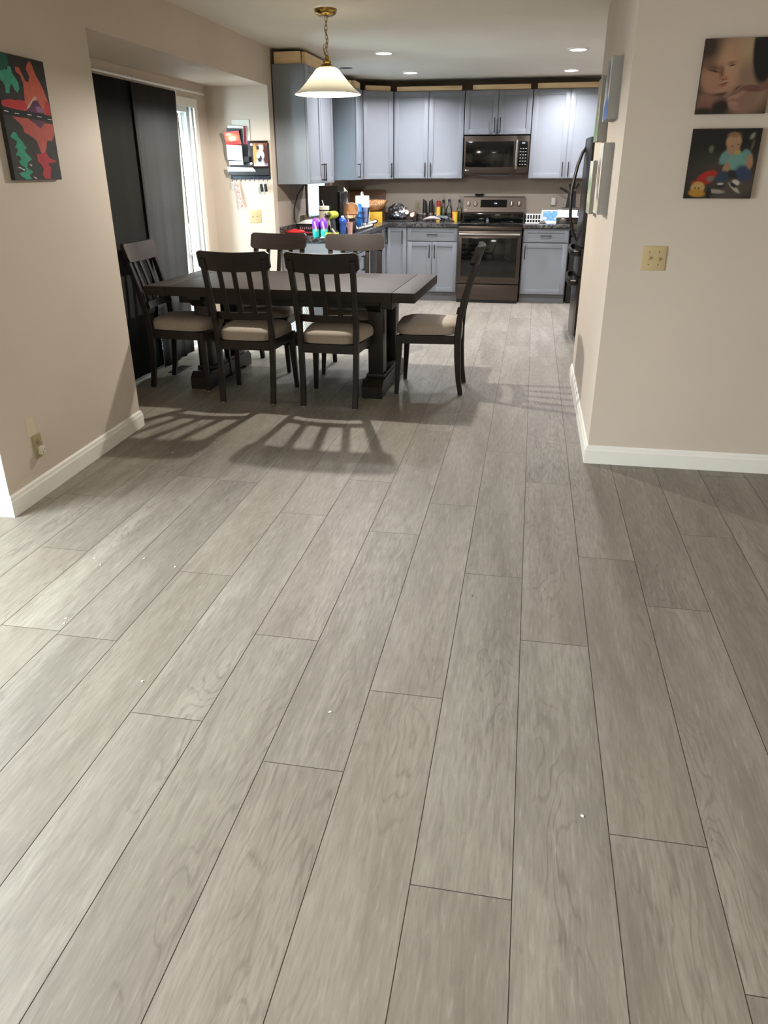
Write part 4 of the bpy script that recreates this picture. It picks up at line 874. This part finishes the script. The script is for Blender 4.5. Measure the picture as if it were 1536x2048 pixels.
# ------------------------------------------------------------------ things on the sink-side worktop
def item(name, lb, cat, x, y, z=CT, rz=0, group=None): return thing(name, lb, cat, (x, y, z), rz, group)
RED = plain('red_plastic', 'c02a26', .3); DRED = plain('dark_red', '7d1419', .35)
t = item('food_container', 'round black dish with a glossy red lid at the left end of the counter', 'container', -2.30, 7.62)
obj('bowl', MB().lathe([(.07, 0), (.095, .03), (.10, .038)], (0, 0, 0), 28), BLACKP, t); obj('lid', MB().lathe([(.103, .038), (.103, .048), (.085, .056), (.03, .062), (.01, .072), (.002, .072)], (0, 0, 0), 28), RED, t)
t = item('snack_box', 'black cardboard box with pink lettering behind the red-lidded dish', 'box', -2.22, 7.86, CT, R(4)); obj('carton', MB().box(-.10, .09, -.05, .05, 0, .10, .002), BLACKP, t); m = MB(); [m.box(-.08+k*.02, -.07+k*.02, -.0506, -.05, .052+.004*(k % 2), .075-.003*(k % 3)) for k in range(8)]; obj('carton_print', m, plain('pink_print', 'b08a92', .6), t); m = MB(); m.box(-.08, .07, -.0506, -.05, .015, .03); obj('red_stripe', m, plain('stripe_red', 'b5444c', .5), t)
CLEAR = glass('clear_plastic', 'eef0f0', .12, .4)
t = item('storage_bin', 'cloudy clear plastic storage bin against the beige wall behind the snack box', 'bin', -2.25, 8.12); m = MB(); m.box(-.10, .10, -.12, -.117, 0, .17); m.box(-.10, .10, .117, .12, 0, .17); m.box(-.10, -.097, -.12, .12, 0, .17); m.box(.097, .10, -.12, .12, 0, .17); obj('walls', m, CLEAR, t); obj('bin_base', MB().box(-.10, .10, -.12, .12, 0, .004), CLEAR, t)
m = MB(); m.add([(0, 0, 0), (.20, -.01, .0), (.33, .0, .06), (.30, .10, .09), (.14, .11, .055), (.02, .10, .01), (.36, 0, -.06), (.37, .09, -.05)], [(0, 1, 4, 5), (1, 2, 3, 4), (2, 6, 7, 3)], 0, True); o = solo('paper_sheet', m, WHITEC, 'curled white paper draped over the snack box', 'paper', (-2.33, 7.78, CT+.108)); o.modifiers.new('t', 'SOLIDIFY').thickness = .001
m = MB(); m.box(-.09, .05, -.06, .06, .0, .003, 0, 0, (R(25), R(10), 0)); solo('paper_sheet', m, plain('grey_paper', 'b5b0aa', .8), 'crumpled grey paper lying in the clear storage bin', 'paper', (-2.26, 8.10, CT+.05))
m = MB(); m.tube([(-2.33, 7.86, CT+.06), (-2.36, 7.84, CT+.14), (-2.355, 7.84, CT+.26), (-2.32, 7.85, CT+.37), (-2.27, 7.86, CT+.44), (-2.24, 7.87, CT+.475)], .006, 8); m.tube([(-2.24, 7.87, CT+.475), (-2.215, 7.87, CT+.45), (-2.19, 7.87, CT+.425), (-2.17, 7.87, CT+.44), (-2.175, 7.87, CT+.475)], .003, 8)
solo('black_cable', m, BLACKP, 'black cable arching from under the wall cabinet down to the counter', 'cable')
t = item('handheld_charger', 'black gadget on the counter at the lower end of the black cable', 'gadget', -2.335, 7.90); obj('housing', MB().box(-.04, .06, -.05, .05, 0, .07, .01), BLACKP, t)
# silicone popsicle shaped pair, purple over turquoise
PUR = plain('purple_silicone', '8a3fd0', .4); TEAL = plain('turquoise_silicone', '2cc4bd', .4); PINKS = plain('pale_pink_plastic', 'e9c4bd', .5)
for lb, x, y in (('purple and turquoise toy cup nearest the counter end, the left one', -2.050, 7.50), ('purple and turquoise toy cup nearest the counter end, the right one by the tumbler', -1.977, 7.52)):
    t = item('toy_cup', lb, 'toy', x, y, CT, 0, 'purple and turquoise toys'); m = MB(); m.lathe([(.026, 0), (.031, .01), (.034, .06), (.030, .078)], (0, 0, 0), 20); obj('turquoise_base', m, TEAL, t)
    m = MB(); m.lathe([(.028, .078), (.035, .10), (.034, .135), (.026, .165), (.008, .178)], (0, 0, 0), 20); obj('purple_top', m, PUR, t) ; m = MB(); m.tube([(.012, -.030, .06), (.010, -.037, .10), (-.002, -.034, .145)], [.009, .008, .005], 8); obj('pink_stick', m, PINKS, t)
t = item('insulated_tumbler', 'tall cream insulated tumbler with clear straw', 'tumbler', -2.045, 7.82); CR = plain('cream_enamel', 'cdc3ad', .4)
obj('cup_body', MB().lathe([(.033, 0), (.036, .004), (.037, .075), (.049, .10), (.051, .235), (.050, .245)], (0, 0, 0), 32), CR, t); obj('band', MB().lathe([(.0508, .226), (.0515, .229), (.0515, .234), (.0508, .237)], (0, 0, 0), 32, 0, 'z', False, False), BLACKM, t); obj('lid', MB().lathe([(.052, .237), (.052, .268), (.044, .272), (.002, .272)], (0, 0, 0), 32), plain('cream_lid', 'ded7c8', .4), t); m = MB(); m.tube([(.0, 0, .27), (-.018, 0, .325)], .004, 8); obj('straw', m, WHITEP, t)
# cordless drill standing on its battery
LIME = plain('lime_plastic', 'b6c042', .4); CH_ = plain('charcoal_plastic', '3b3b3c', .5)
t = item('cordless_drill', 'lime and charcoal cordless drill standing on its battery', 'drill', -1.955, 7.80, CT, R(-25)); m = MB(); m.box(-.05, .05, -.035, .035, 0, .028, .008); obj('battery', m, LIME, t); m = MB(); m.box(-.045, .045, -.03, .03, .028, .045, .006); m.sweep([(.01, 0, .04), (.004, 0, .10), (.0, 0, .155)], .022, .018, 0, (1, 0, 0)); obj('grip', m, CH_, t)
m = MB(); m.lathe([(.018, -.055), (.033, -.05), (.037, -.02), (.037, .035), (.030, .06), (.01, .068)], (0, 0, .19), 24, 0, 'y'); obj('motor_housing', m, LIME, t); m = MB(); m.lathe([(.010, -.115), (.018, -.105), (.022, -.08), (.022, -.055)], (0, 0, .19), 20, 0, 'y'); obj('chuck', m, STEEL, t); m = MB(); m.tube([(0, 0, .19-.0), (0, -.13, .19)], .006, 8); obj('bit_socket', m, STEELB, t)
t = item('coffee_maker', 'tall glossy black coffee machine on the sink counter', 'coffee machine', -2.00, 8.02, CT, R(0)); m = MB(); m.prism([(-.16, 0), (-.16, .455), (.12, .455), (.17, .30), (.17, 0)], -.105, .0, 'yz'); m.prism([(-.16, 0), (-.16, .455), (.12, .445), (.17, .30), (.17, 0)], 0, .085, 'yz'); obj('housing', m, plain('gloss_black', '0b0b0c', .15), t); obj('water_tank', MB().box(.088, .118, -.13, .15, .02, .40, .01), plain('smoked_tank', '1c1b1d', .1), t); obj('drip_tray', MB().box(-.10, .11, -.20, -.16, 0, .03, .004), BLACKP, t)
t = item('tape_measure', 'small lime tape measure near the counter end beside the toy cups', 'tape measure', -1.93, 7.50); obj('case', MB().box(-.028, .028, -.02, .02, 0, .045, .01), LIME, t)
m = MB(); m.box(-.02, .02, -.006, .006, 0, .008, .003); m.box(-.006, .006, -.02, .02, 0, .014, .003); solo('plastic_clip', m, WHITEP, 'small white plastic clip lying before the tape measure', 'clip', (-1.975, 7.455, CT), .4)
# white angle piece and dish rack
m = MB(); m.sweep([(-.095, 0, .075), (-.045, 0, .006)], .012, .006, 0, (0, 1, 0)); m.sweep([(-.048, 0, .006), (.10, 0, .006)], .012, .006, 0, (0, 1, 0)); solo('phone_stand', m, CR, 'cream bent stand lying in front of the dish rack', 'stand', (-1.825, 7.62, CT))
WIRE = plain('black_wire_coating', '141414', .4)
t = item('dish_rack', 'black wire dish rack filled with cups, next to the coffee machine', 'dish rack', -1.945, 8.45); m = MB()
for z_, e in ((.015, 0), (.12, .006), (.175, .01)):
    m.tube([(-.15-e, -.23-e, z_), (.13+e, -.23-e, z_), (.13+e, .23+e, z_), (-.15-e, .23+e, z_)], .004, 6, 0, True)
for i in range(8):
    y_2 = -.22+i*.063
    for x in (-.155, .135): m.tube([(x, y_2, .01), (x, y_2, .175)], .002, 5)
    m.tube([(-.15, y_2, .015), (.13, y_2, .015)], .002, 5)
for i in range(5):
    x = -.13+i*.06
    for y_2 in (-.235, .235): m.tube([(x, y_2, .01), (x, y_2, .175)], .002, 5)
obj('wire_basket', m, WIRE, t); obj('drip_tray', MB().box(-.165, .145, -.245, .245, 0, .008, .003), BLACKP, t); m = MB(); m.box(.075, .14, -.30, -.245, .02, .11, .006); obj('cutlery_caddy', m, BLACKP, t)
PEACH = plain('peach_plastic', 'd9b48d', .4)
def cup(name, lb, cat, x, y, z, r1, r2, h, mat, rot=(0,0,0), grp=None):
    t = thing(name, lb, cat, (x, y, z), 0, grp, rot); m = MB(); m.lathe([(r1, 0), (r2, h), (r2-.004, h), (r1-.004, .006), (.002, .006)], (0, 0, 0), 28); obj('cup_wall', m, mat, t); return t
cup('mixing_bowl', 'peach plastic bowl lying tilted on top of the dish rack', 'bowl', -1.87, 8.38, CT+.165, .045, .085, .10, PEACH, (R(62), R(-12), 0))
cup('small_bowl', 'pale bowl inside the dish rack below the peach bowl', 'bowl', -1.87, 8.30, CT+.09, .03, .065, .055, plain('pale_bowl', 'cfc6b6', .4), (R(180), 0, 0))
t = item('ketchup_bottle', 'upside-down red bottle with white cap standing in the dish rack', 'bottle', -2.005, 8.40, CT+.02); obj('bottle_body', MB().lathe([(.012, .05), (.035, .10), (.042, .16), (.036, .20), (.02, .205)], (0, 0, 0), 22), DRED, t); obj('bottle_top', MB().lathe([(.02, .205), (.022, .235), (.012, .245)], (0, 0, 0), 18), plain('clear_green_cap', '9db5b3', .2), t)
t = item('baby_bib', 'pink and cream folded bib hanging in the left of the dish rack', 'bib', -2.00, 8.25, CT+.02); m = MB(); m.box(-.045, .035, -.006, .006, 0, .18, .005, 0, (0, R(-10), 0)); obj('cloth', m, blobs('bib_cloth', 'e3b7a6', [(.5, .5, .4, .3, 0, .4, 'efe0cf')]), t)
BLUE = plain('cobalt_plastic', '2f55b8', .25); 
t = item('sippy_cup', 'cobalt blue sippy cup with white spout in front of the dish rack', 'cup', -1.868, 7.86); obj('cup_body', MB().lathe([(.027, 0), (.030, .005), (.034, .06), (.031, .09), (.036, .12)], (0, 0, 0), 24), plain('clear_blue_plastic', '3a5aa8', .15), t); obj('lid', MB().lathe([(.039, .118), (.040, .140), (.030, .156), (.015, .162)], (0, 0, 0), 24), BLUE, t); obj('spout', MB().ell((0, 0, .168), (.018, .012, .014), 14, 8), plain('pale_blue_silicone', 'cfdcf0', .4), t)
cup('plastic_cup', 'dusty pink plastic cup right of the blue sippy cup', 'cup', -1.808, 7.92, CT, .024, .031, .115, plain('dusty_pink', 'c59a94', .4))
m = MB(); m.tube([(-1.812, 7.92, CT+.02), (-1.828, 7.92, CT+.19)], .0045, 8); solo('drinking_straw', m, plain('pink_straw', 'd2a5a4', .4), 'pink straw standing in the dusty pink cup', 'straw')
t = item('spray_bottle', 'blue spray bottle with white trigger head behind the dish rack', 'spray bottle', -1.895, 8.80, CT+.02); obj('bottle_body', MB().lathe([(.035, 0), (.04, .02), (.04, .10), (.028, .14), (.027, .21), (.016, .235)], (0, 0, 0), 22), plain('sky_blue_plastic', '2d7fd0', .25), t); m = MB(); m.box(-.045, .04, -.016, .016, .235, .268, .010); m.sweep([(-.035, 0, .245), (-.055, 0, .20)], .006, .006, 0, (0, 1, 0)); obj('trigger_head', m, plain('pale_blue_trigger', 'd5e6f2', .4), t)
cup('clear_tumbler', 'clear ribbed tumbler beside the blue spray bottle', 'cup', -1.83, 8.82, CT+.05, .030, .042, .17, glass('clear_tumbler_plastic', 'dde2f2', .1, .3))
t = item('paper_towel_holder', 'white roll of paper towels on an upright holder', 'paper towels', -1.93, 9.12); obj('holder_base', MB().lathe([(.075, 0), (.075, .01), (.01, .014)], (0, 0, 0), 28), STEELB, t); obj('paper_roll', MB().lathe([(.074, .016), (.079, .02), (.079, .326), (.075, .33), (.02, .33)], (0, 0, 0), 36), plain('towel_paper', 'f1f1ef', .9, bump=.3), t); obj('holder_knob', MB().lathe([(.012, .33), (.020, .348), (.016, .365), (.004, .378)], (0, 0, 0), 18), STEELB, t)
# sink faucet
t = item('kitchen_faucet', 'curved chrome kitchen faucet rising behind the dish rack', 'faucet', -2.27, 8.98); obj('base_plate', MB().lathe([(.03, 0), (.03, .01), (.018, .02)], (0, 0, 0), 20), CHROME, t); m = MB(); m.tube([(0, 0, .01), (0, 0, .20)]+[(.10-.10*math.cos(a), 0, .24+.10*math.sin(a)) for a in [PI*k/10 for k in range(11)]]+[(.20, 0, .19)], .014, 12); obj('spout', m, CHROME, t); m = MB(); m.tube([(0, -.02, .03), (0, -.06, .05), (0, -.09, .09)], .007, 8); obj('lever', m, CHROME, t)
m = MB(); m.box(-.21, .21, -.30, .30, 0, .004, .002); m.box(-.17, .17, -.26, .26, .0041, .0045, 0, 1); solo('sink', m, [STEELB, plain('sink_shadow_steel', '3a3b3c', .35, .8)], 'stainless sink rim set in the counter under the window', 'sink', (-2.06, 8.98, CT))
CRM = plain('cream_cloth', 'd5ccb8', .8)
m = MB(); m.add([(-.01, 0, .42), (.03, .0, .43), (.075, 0, .39), (.05, 0, .30), (.025, 0, .27), (.0, .0, .33), (.0, .035, .42), (.03, .04, .43)], [(0, 1, 2, 3, 4, 5), (0, 6, 7, 1), (1, 7, 2)], 0, False); o = solo('folded_cloth', m, CRM, 'cream folded cloth hanging at the right edge of the coffee machine', 'cloth', (-1.985, 8.30, CT)); o.modifiers.new('t', 'SOLIDIFY').thickness = .006
# rolls of foil boxes
for lb, y_2, z_, ln in (('black and white striped rod tool lying on the counter edge, upper one', 9.02, .045, .62), ('white striped rod tool lying on the counter edge, lower one', 8.78, .02, .62)):
    t = item('striped_rod', lb, 'rod', -1.83, y_2, CT, R(88), 'striped rods at the counter edge'); m = MB(); m.tube([(-ln/2, 0, z_-.0), (ln/2, 0, z_)], .019, 12); obj('tube', m, WHITEP, t); m = MB()
    for a in (.3, 1.9, 3.6, 5.1): m.tube([(-ln/2, .0185*math.cos(a), z_+.0185*math.sin(a)), (ln/2, .0185*math.cos(a), z_+.0185*math.sin(a))], .004, 6)
    obj('dark_stripe', m, BLACKP, t); m = MB(); m.tube([(ln/2-.01, 0, z_), (ln/2+.03, 0, z_)], .024, 14); obj('end_cap', m, BLACKP, t)
# ------------------------------------------------------------------ corner and stove-wall worktop
WB = wood('cutting_board_wood', '4a2b12', '6e451f', 'x', 1.2, .5)
t = item('cutting_board', 'large brown wooden board leaning on the wall in the counter corner', 'cutting board', -2.13, 10.36); m = MB(); m.box(-.24, .24, -.009, .009, 0, .37, .006, 0, (R(-7), 0, 0), (0, 0, 0)); obj('board', m, WB, t)
YEL = plain('mustard_cardboard', 'c69a24', .6)
t = item('yellow_box', 'mustard yellow box on the counter corner under the pasta bag', 'box', -1.955, 9.96, CT, R(8)); obj('carton', MB().box(-.15, .10, -.10, .10, 0, .125, .002), YEL, t); obj('side_panel', MB().box(.10, .102, -.09, .09, .008, .115), plain('dark_mustard', 'a88426', .6), t); m = MB(); m.sweep([(-.10, -.102, .07), (-.07, -.102, .055), (-.04, -.102, .05)], .004, .002, 0, (0, 0, 1)); obj('printed_mark', m, BLACKP, t)
def pasta():
    m = N('bagged_pasta'); tc = m.n('ShaderNodeTexCoord').outputs['Object']; v = m.n('ShaderNodeTexVoronoi'); v.inputs['Scale'].default_value = 55; m.l(tc, v.inputs['Vector']); m.l(m.ramp(v.outputs['Distance'], [(0, srgb('c9a27a')), (.5, srgb('a57850')), (1, srgb('6b452a'))]), m.b.inputs['Base Color']); m.set(Roughness=.2); m.bump(v.outputs['Distance'], .6, .004); return m.m
t = item('pasta_bag', 'clear bag of pasta lying on top of the mustard box', 'bag', -1.955, 9.95, CT+.127); rs = []
for q, (rx, rz_, dz_) in zip((-.16, -.155, -.12, -.04, .04, .10, .135, .155, .17), ((.04, .03, 0), (.07, .05, 0), (.085, .062, 0), (.09, .068, .002), (.088, .066, .006), (.08, .055, .016), (.07, .038, .030), (.065, .018, .048), (.075, .006, .062))):
    rs.append([(q, rx*math.cos(a), .068+rz_*math.sin(a)+dz_) for a in [2*PI*k/18 for k in range(18)]])
obj('filled_bag', MB().rings(rs), pasta(), t)
# shiny crumpled foil pan pile
t = item('foil_wrapped_tray', 'crumpled shiny silver bag of kitchen wares on a black tray', 'foil bag', -1.70, 10.22); rnd = random.Random(9); bm_ = bmesh.new(); bmesh.ops.create_icosphere(bm_, subdivisions=4, radius=1)
for v in bm_.verts:
    q_ = v.co*3.1; k = 1+.10*math.sin(q_.x*2.3+q_.z*3.1)*math.cos(q_.y*2.9-q_.x)+.07*math.sin(q_.z*5.3+q_.y*4.1)+rnd.uniform(-.02, .02); v.co = Vector((v.co.x*.125*k, v.co.y*.10*k, max(v.co.z*.105*k+.10, .004)))
m = MB(); bm_.verts.index_update(); m.add([tuple(v.co) for v in bm_.verts], [[v.index for v in f_.verts] for f_ in bm_.faces], 0, True); bm_.free(); obj('foil', m, metal('crumpled_foil', 'b9bcc4', .22), t); m = MB(); m.box(-.14, .22, -.12, .10, 0, .02, .008); obj('tray', m, BLACKP, t); m = MB(); m.sweep([(-.06, -.09, .11), (.0, -.10, .15), (.05, -.08, .215)], .014, .004, 0, (1, 0, 0)); obj('black_strap', m, BLACKP, t)
BRG = glass('brown_glass', '6b4a3c', .1, .5)
for lb, x, z_, a in (('amber glass jar with white lid lying on its side, upper one beside the foil', -1.60, .115, 20), ('amber glass jar with white lid lying on its side, lower right one', -1.50, .078, -8)):
    t = thing('spice_jar', lb, 'jar', (x, 10.24, CT+z_-.0), 0, 'jars beside the foil', (0, 0, R(a))); obj('jar_glass', MB().lathe([(.022, -.05), (.042, -.04), (.045, .05), (.03, .06)], (0, 0, 0), 24, 0, 'y'), plain('amber_jar', '5a3f33', .1), t); obj('jar_lid', MB().lathe([(.014, -.075), (.026, -.074), (.028, -.05)], (0, 0, 0), 22, 0, 'y'), plain('cream_jar_lid', 'd9cfc0', .4), t)
    if a == 20: t.location.z = CT+.11
m = MB(); m.box(-.07, .10, -.05, .05, 0, .062, .006); t = item('tea_box', 'dark red-brown box under the amber jars', 'box', -1.565, 10.26); obj('carton', m, plain('dark_brown_box', '3a2320', .5), t)
for lb, x in (('black electric pepper mill, the left one of two', -1.365), ('black electric pepper mill, the right one of two', -1.285)):
    t = item('pepper_mill', lb, 'pepper mill', x, 10.31, CT, 0, 'pair of black electric mills'); obj('grip', MB().lathe([(.026, .10), (.029, .12), (.027, .20), (.024, .235)], (0, 0, 0), 22), BLACKP, t); m = MB(); s_ = -1 if x < -1.33 else 1; m.prism([(-.024, .235), (.024, .235), (.022*s_, .262)], -.02, .02, 'xz'); obj('slanted_cap', m, BLACKP, t); obj('steel_band', MB().lathe([(.027, .075), (.027, .10)], (0, 0, 0), 22), STEELB, t); obj('chamber', MB().lathe([(.024, 0), (.026, .075)], (0, 0, 0), 22), plain('peppercorn_chamber', '4a3b35', .15), t)
t = item('cooking_spray', 'yellow cooking spray can with a red cap', 'spray can', -1.19, 10.33); obj('can', MB().lathe([(.026, 0), (.027, .01), (.027, .155), (.020, .175)], (0, 0, 0), 22), plain('spray_label', 'd8b23a', .3), t); obj('cap', MB().lathe([(.026, .172), (.027, .18), (.026, .235), (.022, .24)], (0, 0, 0), 22), RED, t); obj('label_band', MB().lathe([(.0275, .03), (.0275, .075)], (0, 0, 0), 22, 0, 'z', False, False), plain('pale_band', 'b9c6cc', .4), t)
GL = glass('pale_green_glass', 'eef6f2', .04, .2)
def bottle(lb, x, y, r1, h, mat, capm, fill=None, fh=.1, caph=.03, spout=False):
    t = item('glass_bottle', lb, 'bottle', x, y); obj('bottle_body', MB().lathe([(r1*.9, 0), (r1, .008), (r1, h*.62), (r1*.75, h*.72), (r1*.36, h*.80), (r1*.33, h)], (0, 0, 0), 24), mat, t)
    obj('stopper', MB().lathe([(r1*.42, h-.005), (r1*.42, h+caph), (.004, h+caph+.004)], (0, 0, 0), 16), capm, t)
    if fill: obj('oil_fill', MB().lathe([(r1*.86, .006), (r1*.92, fh)], (0, 0, 0), 22), fill, t)
    if spout: m = MB(); m.tube([(0, 0, h+caph), (.004, 0, h+caph+.02), (-.004, 0, h+caph+.05)], .0035, 8); obj('pour_spout', m, STEELB, t)
bottle('tall clear glass bottle with a black pourer, right behind the red-capped can', -1.135, 10.38, .032, .22, GL, BLACKP, None, 0, .03, True)
bottle('clear plastic bottle with a blue cap between the two glass bottles', -1.055, 10.34, .040, .235, glass('clear_pet', 'f2f6f7', .06, .2), plain('blue_cap', '34406e', .4), None, 0, .022)
bottle('glass bottle half full of golden oil with a black pourer beside the stove', -.925, 10.35, .033, .225, GL, BLACKP, plain('olive_oil', '6b4f12', .1), .12, .03, True)
t = item('spice_tin', 'yellow and red spice tin in front of the oil bottle', 'tin', -.968, 10.22); obj('tin', MB().lathe([(.033, 0), (.034, .004), (.034, .118)], (0, 0, 0), 24), plain('yellow_tin_label', 'c9b23c', .35), t); obj('lid', MB().lathe([(.035, .118), (.035, .130), (.002, .131)], (0, 0, 0), 24), plain('rust_lid', '8a4a24', .4), t); m = MB(); m.box(-.034, -.020, -.031, -.012, .02, .10); obj('red_panel', m, plain('red_label', 'a5321f', .4), t)
m = MB(); rs = []
for i in range(9):
    q = i/8; w_ = .055*math.sin(PI*min(max(q, .05), .97))**.7; rs.append([(-.115+.23*q, w_*math.cos(a), .028+.026*math.sin(a)*math.sin(PI*min(max(q, .06), .95))+.02*math.sin(q*PI)) for a in [2*PI*k/14 for k in range(14)]])
m.rings(rs); solo('oven_mitt', m, blobs('mitt_print', '9d9592', [(.5, .5, .3, .3, 0, .5, 'b5aeab')]), 'quilted grey oven mitt lying at the front of the counter', 'oven mitt', (-1.245, 10.12, CT), R(6))
m = MB(); m.add([(-.10, -.02, .065), (-.02, -.03, .05), (.06, -.03, .03), (.12, -.02, .012), (.11, .05, .02), (.0, .06, .05), (-.09, .05, .075), (.02, .02, .07)], [(0, 1, 7, 6), (1, 2, 7), (2, 3, 4, 7), (4, 5, 6, 7)], 0, True); o = solo('folded_dishcloth', m, plain('slate_cloth', '5c6062', .9), 'slate grey folded dishcloth behind the oven mitt', 'dishcloth', (-1.085, 10.16, CT)); o.modifiers.new('t', 'SOLIDIFY').thickness = .008
m = MB(); m.prism([(-.05, 0), (.05, 0), (.045, .022), (.02, .03), (0, .062), (-.02, .035), (-.04, .04)], -.02, .02, 'xz'); solo('kitchen_shears', m, BLACKP, 'small black kitchen tool on the grey cloth, left of the spice tin', 'kitchen tool', (-1.035, 10.12, CT))
m = MB(); m.lathe([(.02, 0), (.052, .008), (.058, .030), (.054, .030), (.045, .012), (.002, .008)], (0, 0, 0), 24); solo('spoon_rest', m, BLACKP, 'small black dish on top of the stove backguard', 'dish', (-.68, 10.40, 1.2125))
m = MB(); m.lathe([(.018, 0), (.020, .02), (.012, .03), (.016, .045), (.003, .05)], (0, 0, 0), 18); solo('salt_shaker', m, plain('grey_glass', '55585a', .2), 'small grey shaker standing in the middle of the cooktop', 'shaker', (-.545, 10.05, .9265))
# right worktop
t = item('bottle_drying_rack', 'white ribbed plastic rack on the counter beside the stove', 'rack', .02, 10.02); m = MB()
for i in range(6):
    x = -.085+i*.033; m.box(x-.004, x+.004, -.05, -.04, .0, .10, .002); m.box(x-.004, x+.004, .04, .05, .0, .11, .002)
m.box(-.10, .10, -.052, -.04, .042, .052, .002); m.box(-.10, .10, .04, .052, .095, .105, .002); m.box(-.10, .10, -.05, .05, 0, .008, .002); obj('rack_body', m, WHITEP, t)
t = item('tablet', 'small tablet showing a bright blue screen, leaning on the counter', 'tablet', .225, 10.10); m = MB(); m.box(-.115, .085, -.006, .006, .0, .155, .004, 0, (R(-22), 0, 0), (0, 0, 0)); bd = obj('case', m, WHITEP, t)
SCR = N('tablet_screen'); uvn = SCR.n('ShaderNodeTexCoord').outputs['UV']; nz = SCR.noise(uvn, 4, 2); cl = SCR.ramp(nz, [(.35, srgb('2f9be0')), (.6, srgb('63bbee'))]); SCR.l(cl, SCR.b.inputs['Emission Color']); SCR.b.inputs['Emission Strength'].default_value = .9; SCR.b.inputs['Base Color'].default_value = (.02, .02, .02, 1)
m = MB(); m.quad((-.10, -.0066, .025), (.075, -.0066, .025), (.075, -.0066, .145), (-.10, -.0066, .145)); m.box(-.1, .075, -.0064, -.006, .025, .145); 
def tilt(mb, a): 
    Rm = Euler((a, 0, 0)).to_matrix(); mb.v = [tuple(Rm @ Vector(v)) for v in mb.v]; return mb
so = obj('screen', tilt(m, R(-22)), SCR.m, bd); WG = glow('screen_white', 'dceaf5', .8)
m = MB(); m.box(-.09, -.05, -.0070, -.0068, .128, .134); m.box(-.01, .02, -.0070, -.0068, .126, .134); m.box(-.09, -.055, -.0070, -.0068, .04, .07); m.box(.045, .06, -.0070, -.0068, .045, .06, ); obj('screen_icons', tilt(m, R(-22)), WG, so)
m = MB(); m.box(-.1, .07, -.05, .03, 0, .012, .002); solo('notepad', m, WHITEC, 'white notepad under the front edge of the tablet', 'notepad', (.225, 10.02, CT))
m = MB(); m.prism([(-.045, 0), (.05, 0), (.02, .035), (-.02, .03)], -.03, .03, 'xz'); solo('sponge_holder', m, plain('taupe', '77706a', .6), 'small taupe wedge between the white rack and the tablet', 'holder', (.125, 10.0, CT))
t = item('casserole_dish', 'clear glass baking dish with a pale lid next to the tablet', 'baking dish', .42, 10.06); m = MB(); m.box(-.13, .13, -.10, -.094, 0, .07, .002); m.box(-.13, .13, .094, .10, 0, .07, .002); m.box(-.13, -.124, -.1, .1, 0, .07, .002); m.box(.124, .13, -.1, .1, 0, .07, .002); m.box(-.13, .13, -.1, .1, 0, .006); obj('glass_wall', m, glass('baking_glass', 'b9b9b6', .1, 1.0), t); obj('grey_contents', MB().box(-.12, .12, -.09, .09, .007, .045, .004), plain('grey_mesh', '8f8c88', .6), t); m = MB(); m.box(-.135, .135, -.105, .105, .07, .082, .004); m.box(-.12, .12, .06, .105, .082, .15, .006); obj('lid', m, plain('pale_lid', 'd6d6dc', .35), t)
t = item('knife_block', 'black knife block with knife handles on a dark stand beside the fridge', 'knife block', .455, 10.30, CT+.0); m = MB(); m.box(-.10, .10, -.05, .08, .0, .17, .003); obj('stand', m, plain('dark_stand', '2c2a2b', .4), t); obj('shelf_edge', MB().box(-.10, .10, -.054, -.05, .155, .163), STEELB, t)
m = MB(); m.prism([(-.055, .17), (.06, .17), (.05, .36), (-.04, .33)], -.04, .06, 'xz'); obj('block', m, plain('block_black', '17171a', .5), t)
for a, x, z_ in ((-62, -.04, .34), (-20, -.01, .37), (5, .02, .38), (25, .045, .38)):
    k = MB(); l_ = .12 if a == -62 else .07; k.sweep([(x, -.0, z_), (x+l_*math.sin(R(a)), 0, z_+l_*math.cos(R(a)))], .014, .012, 0, (0, 1, 0)); obj('knife_handle', k, BLACKP, t)
t = thing('dark_gap_box', 'tall black box added as the shade in the gap between the right base cabinet and the fridge', 'bin', (.60, 10.02, 0))  # added dark box standing in for the shade on the wall behind the gap
obj('gap_box_body', MB().box(-.125, .14, -.16, .20, 0, .78, .012), BLACKP, t); obj('gap_box_lid', MB().box(-.13, .145, -.165, .205, .785, .84, .014), plain('gap_box_lid_black', '1e1e20', .35), t)
# ------------------------------------------------------------------ crumbs on the floor
for i, (lb, x, y, c) in enumerate([('white paper crumb on the floor planks, leftmost of the far cluster', -1.731, 2.568, 0), ('tiny crumb on the floor just in front of the leftmost white one', -1.676, 2.519, 0), ('white paper crumb, the middle one of the far row on the planks', -1.523, 2.606, 0), ('white paper crumb, rightmost of the far row on the planks', -1.36, 2.558, 0),
        ('white paper crumb beside the plank joint at the left edge', -1.586, 2.114, 0), ('smaller white crumb just below the one at the left plank joint', -1.574, 2.082, 0), ('white crumb nearer the camera on the left planks', -1.133, 1.814, 0), ('dark crumb on a plank in the middle of the floor', -.122, 2.542, 1), ('white crumb near the middle of the floor', -.497, 1.775, 0), ('white crumb on the right-hand planks', .236, 1.496, 0), ('white crumb on the floor by the chair shadows on the left', -1.979, 3.874, 0)]):
    rnd = random.Random(i); m = MB(); n = 6; s_ = .0052 if c == 0 else .0045; m.prism([(s_*rnd.uniform(.6, 1.2)*math.cos(2*PI*k/n), s_*rnd.uniform(.4, 1)*math.sin(2*PI*k/n)) for k in range(n)], 0, .0016)
    solo('paper_crumb', m, BLACKP if c else WHITEC, lb, 'crumb', (x, y, .0002), rnd.uniform(0, 3), 'crumbs on the floor')
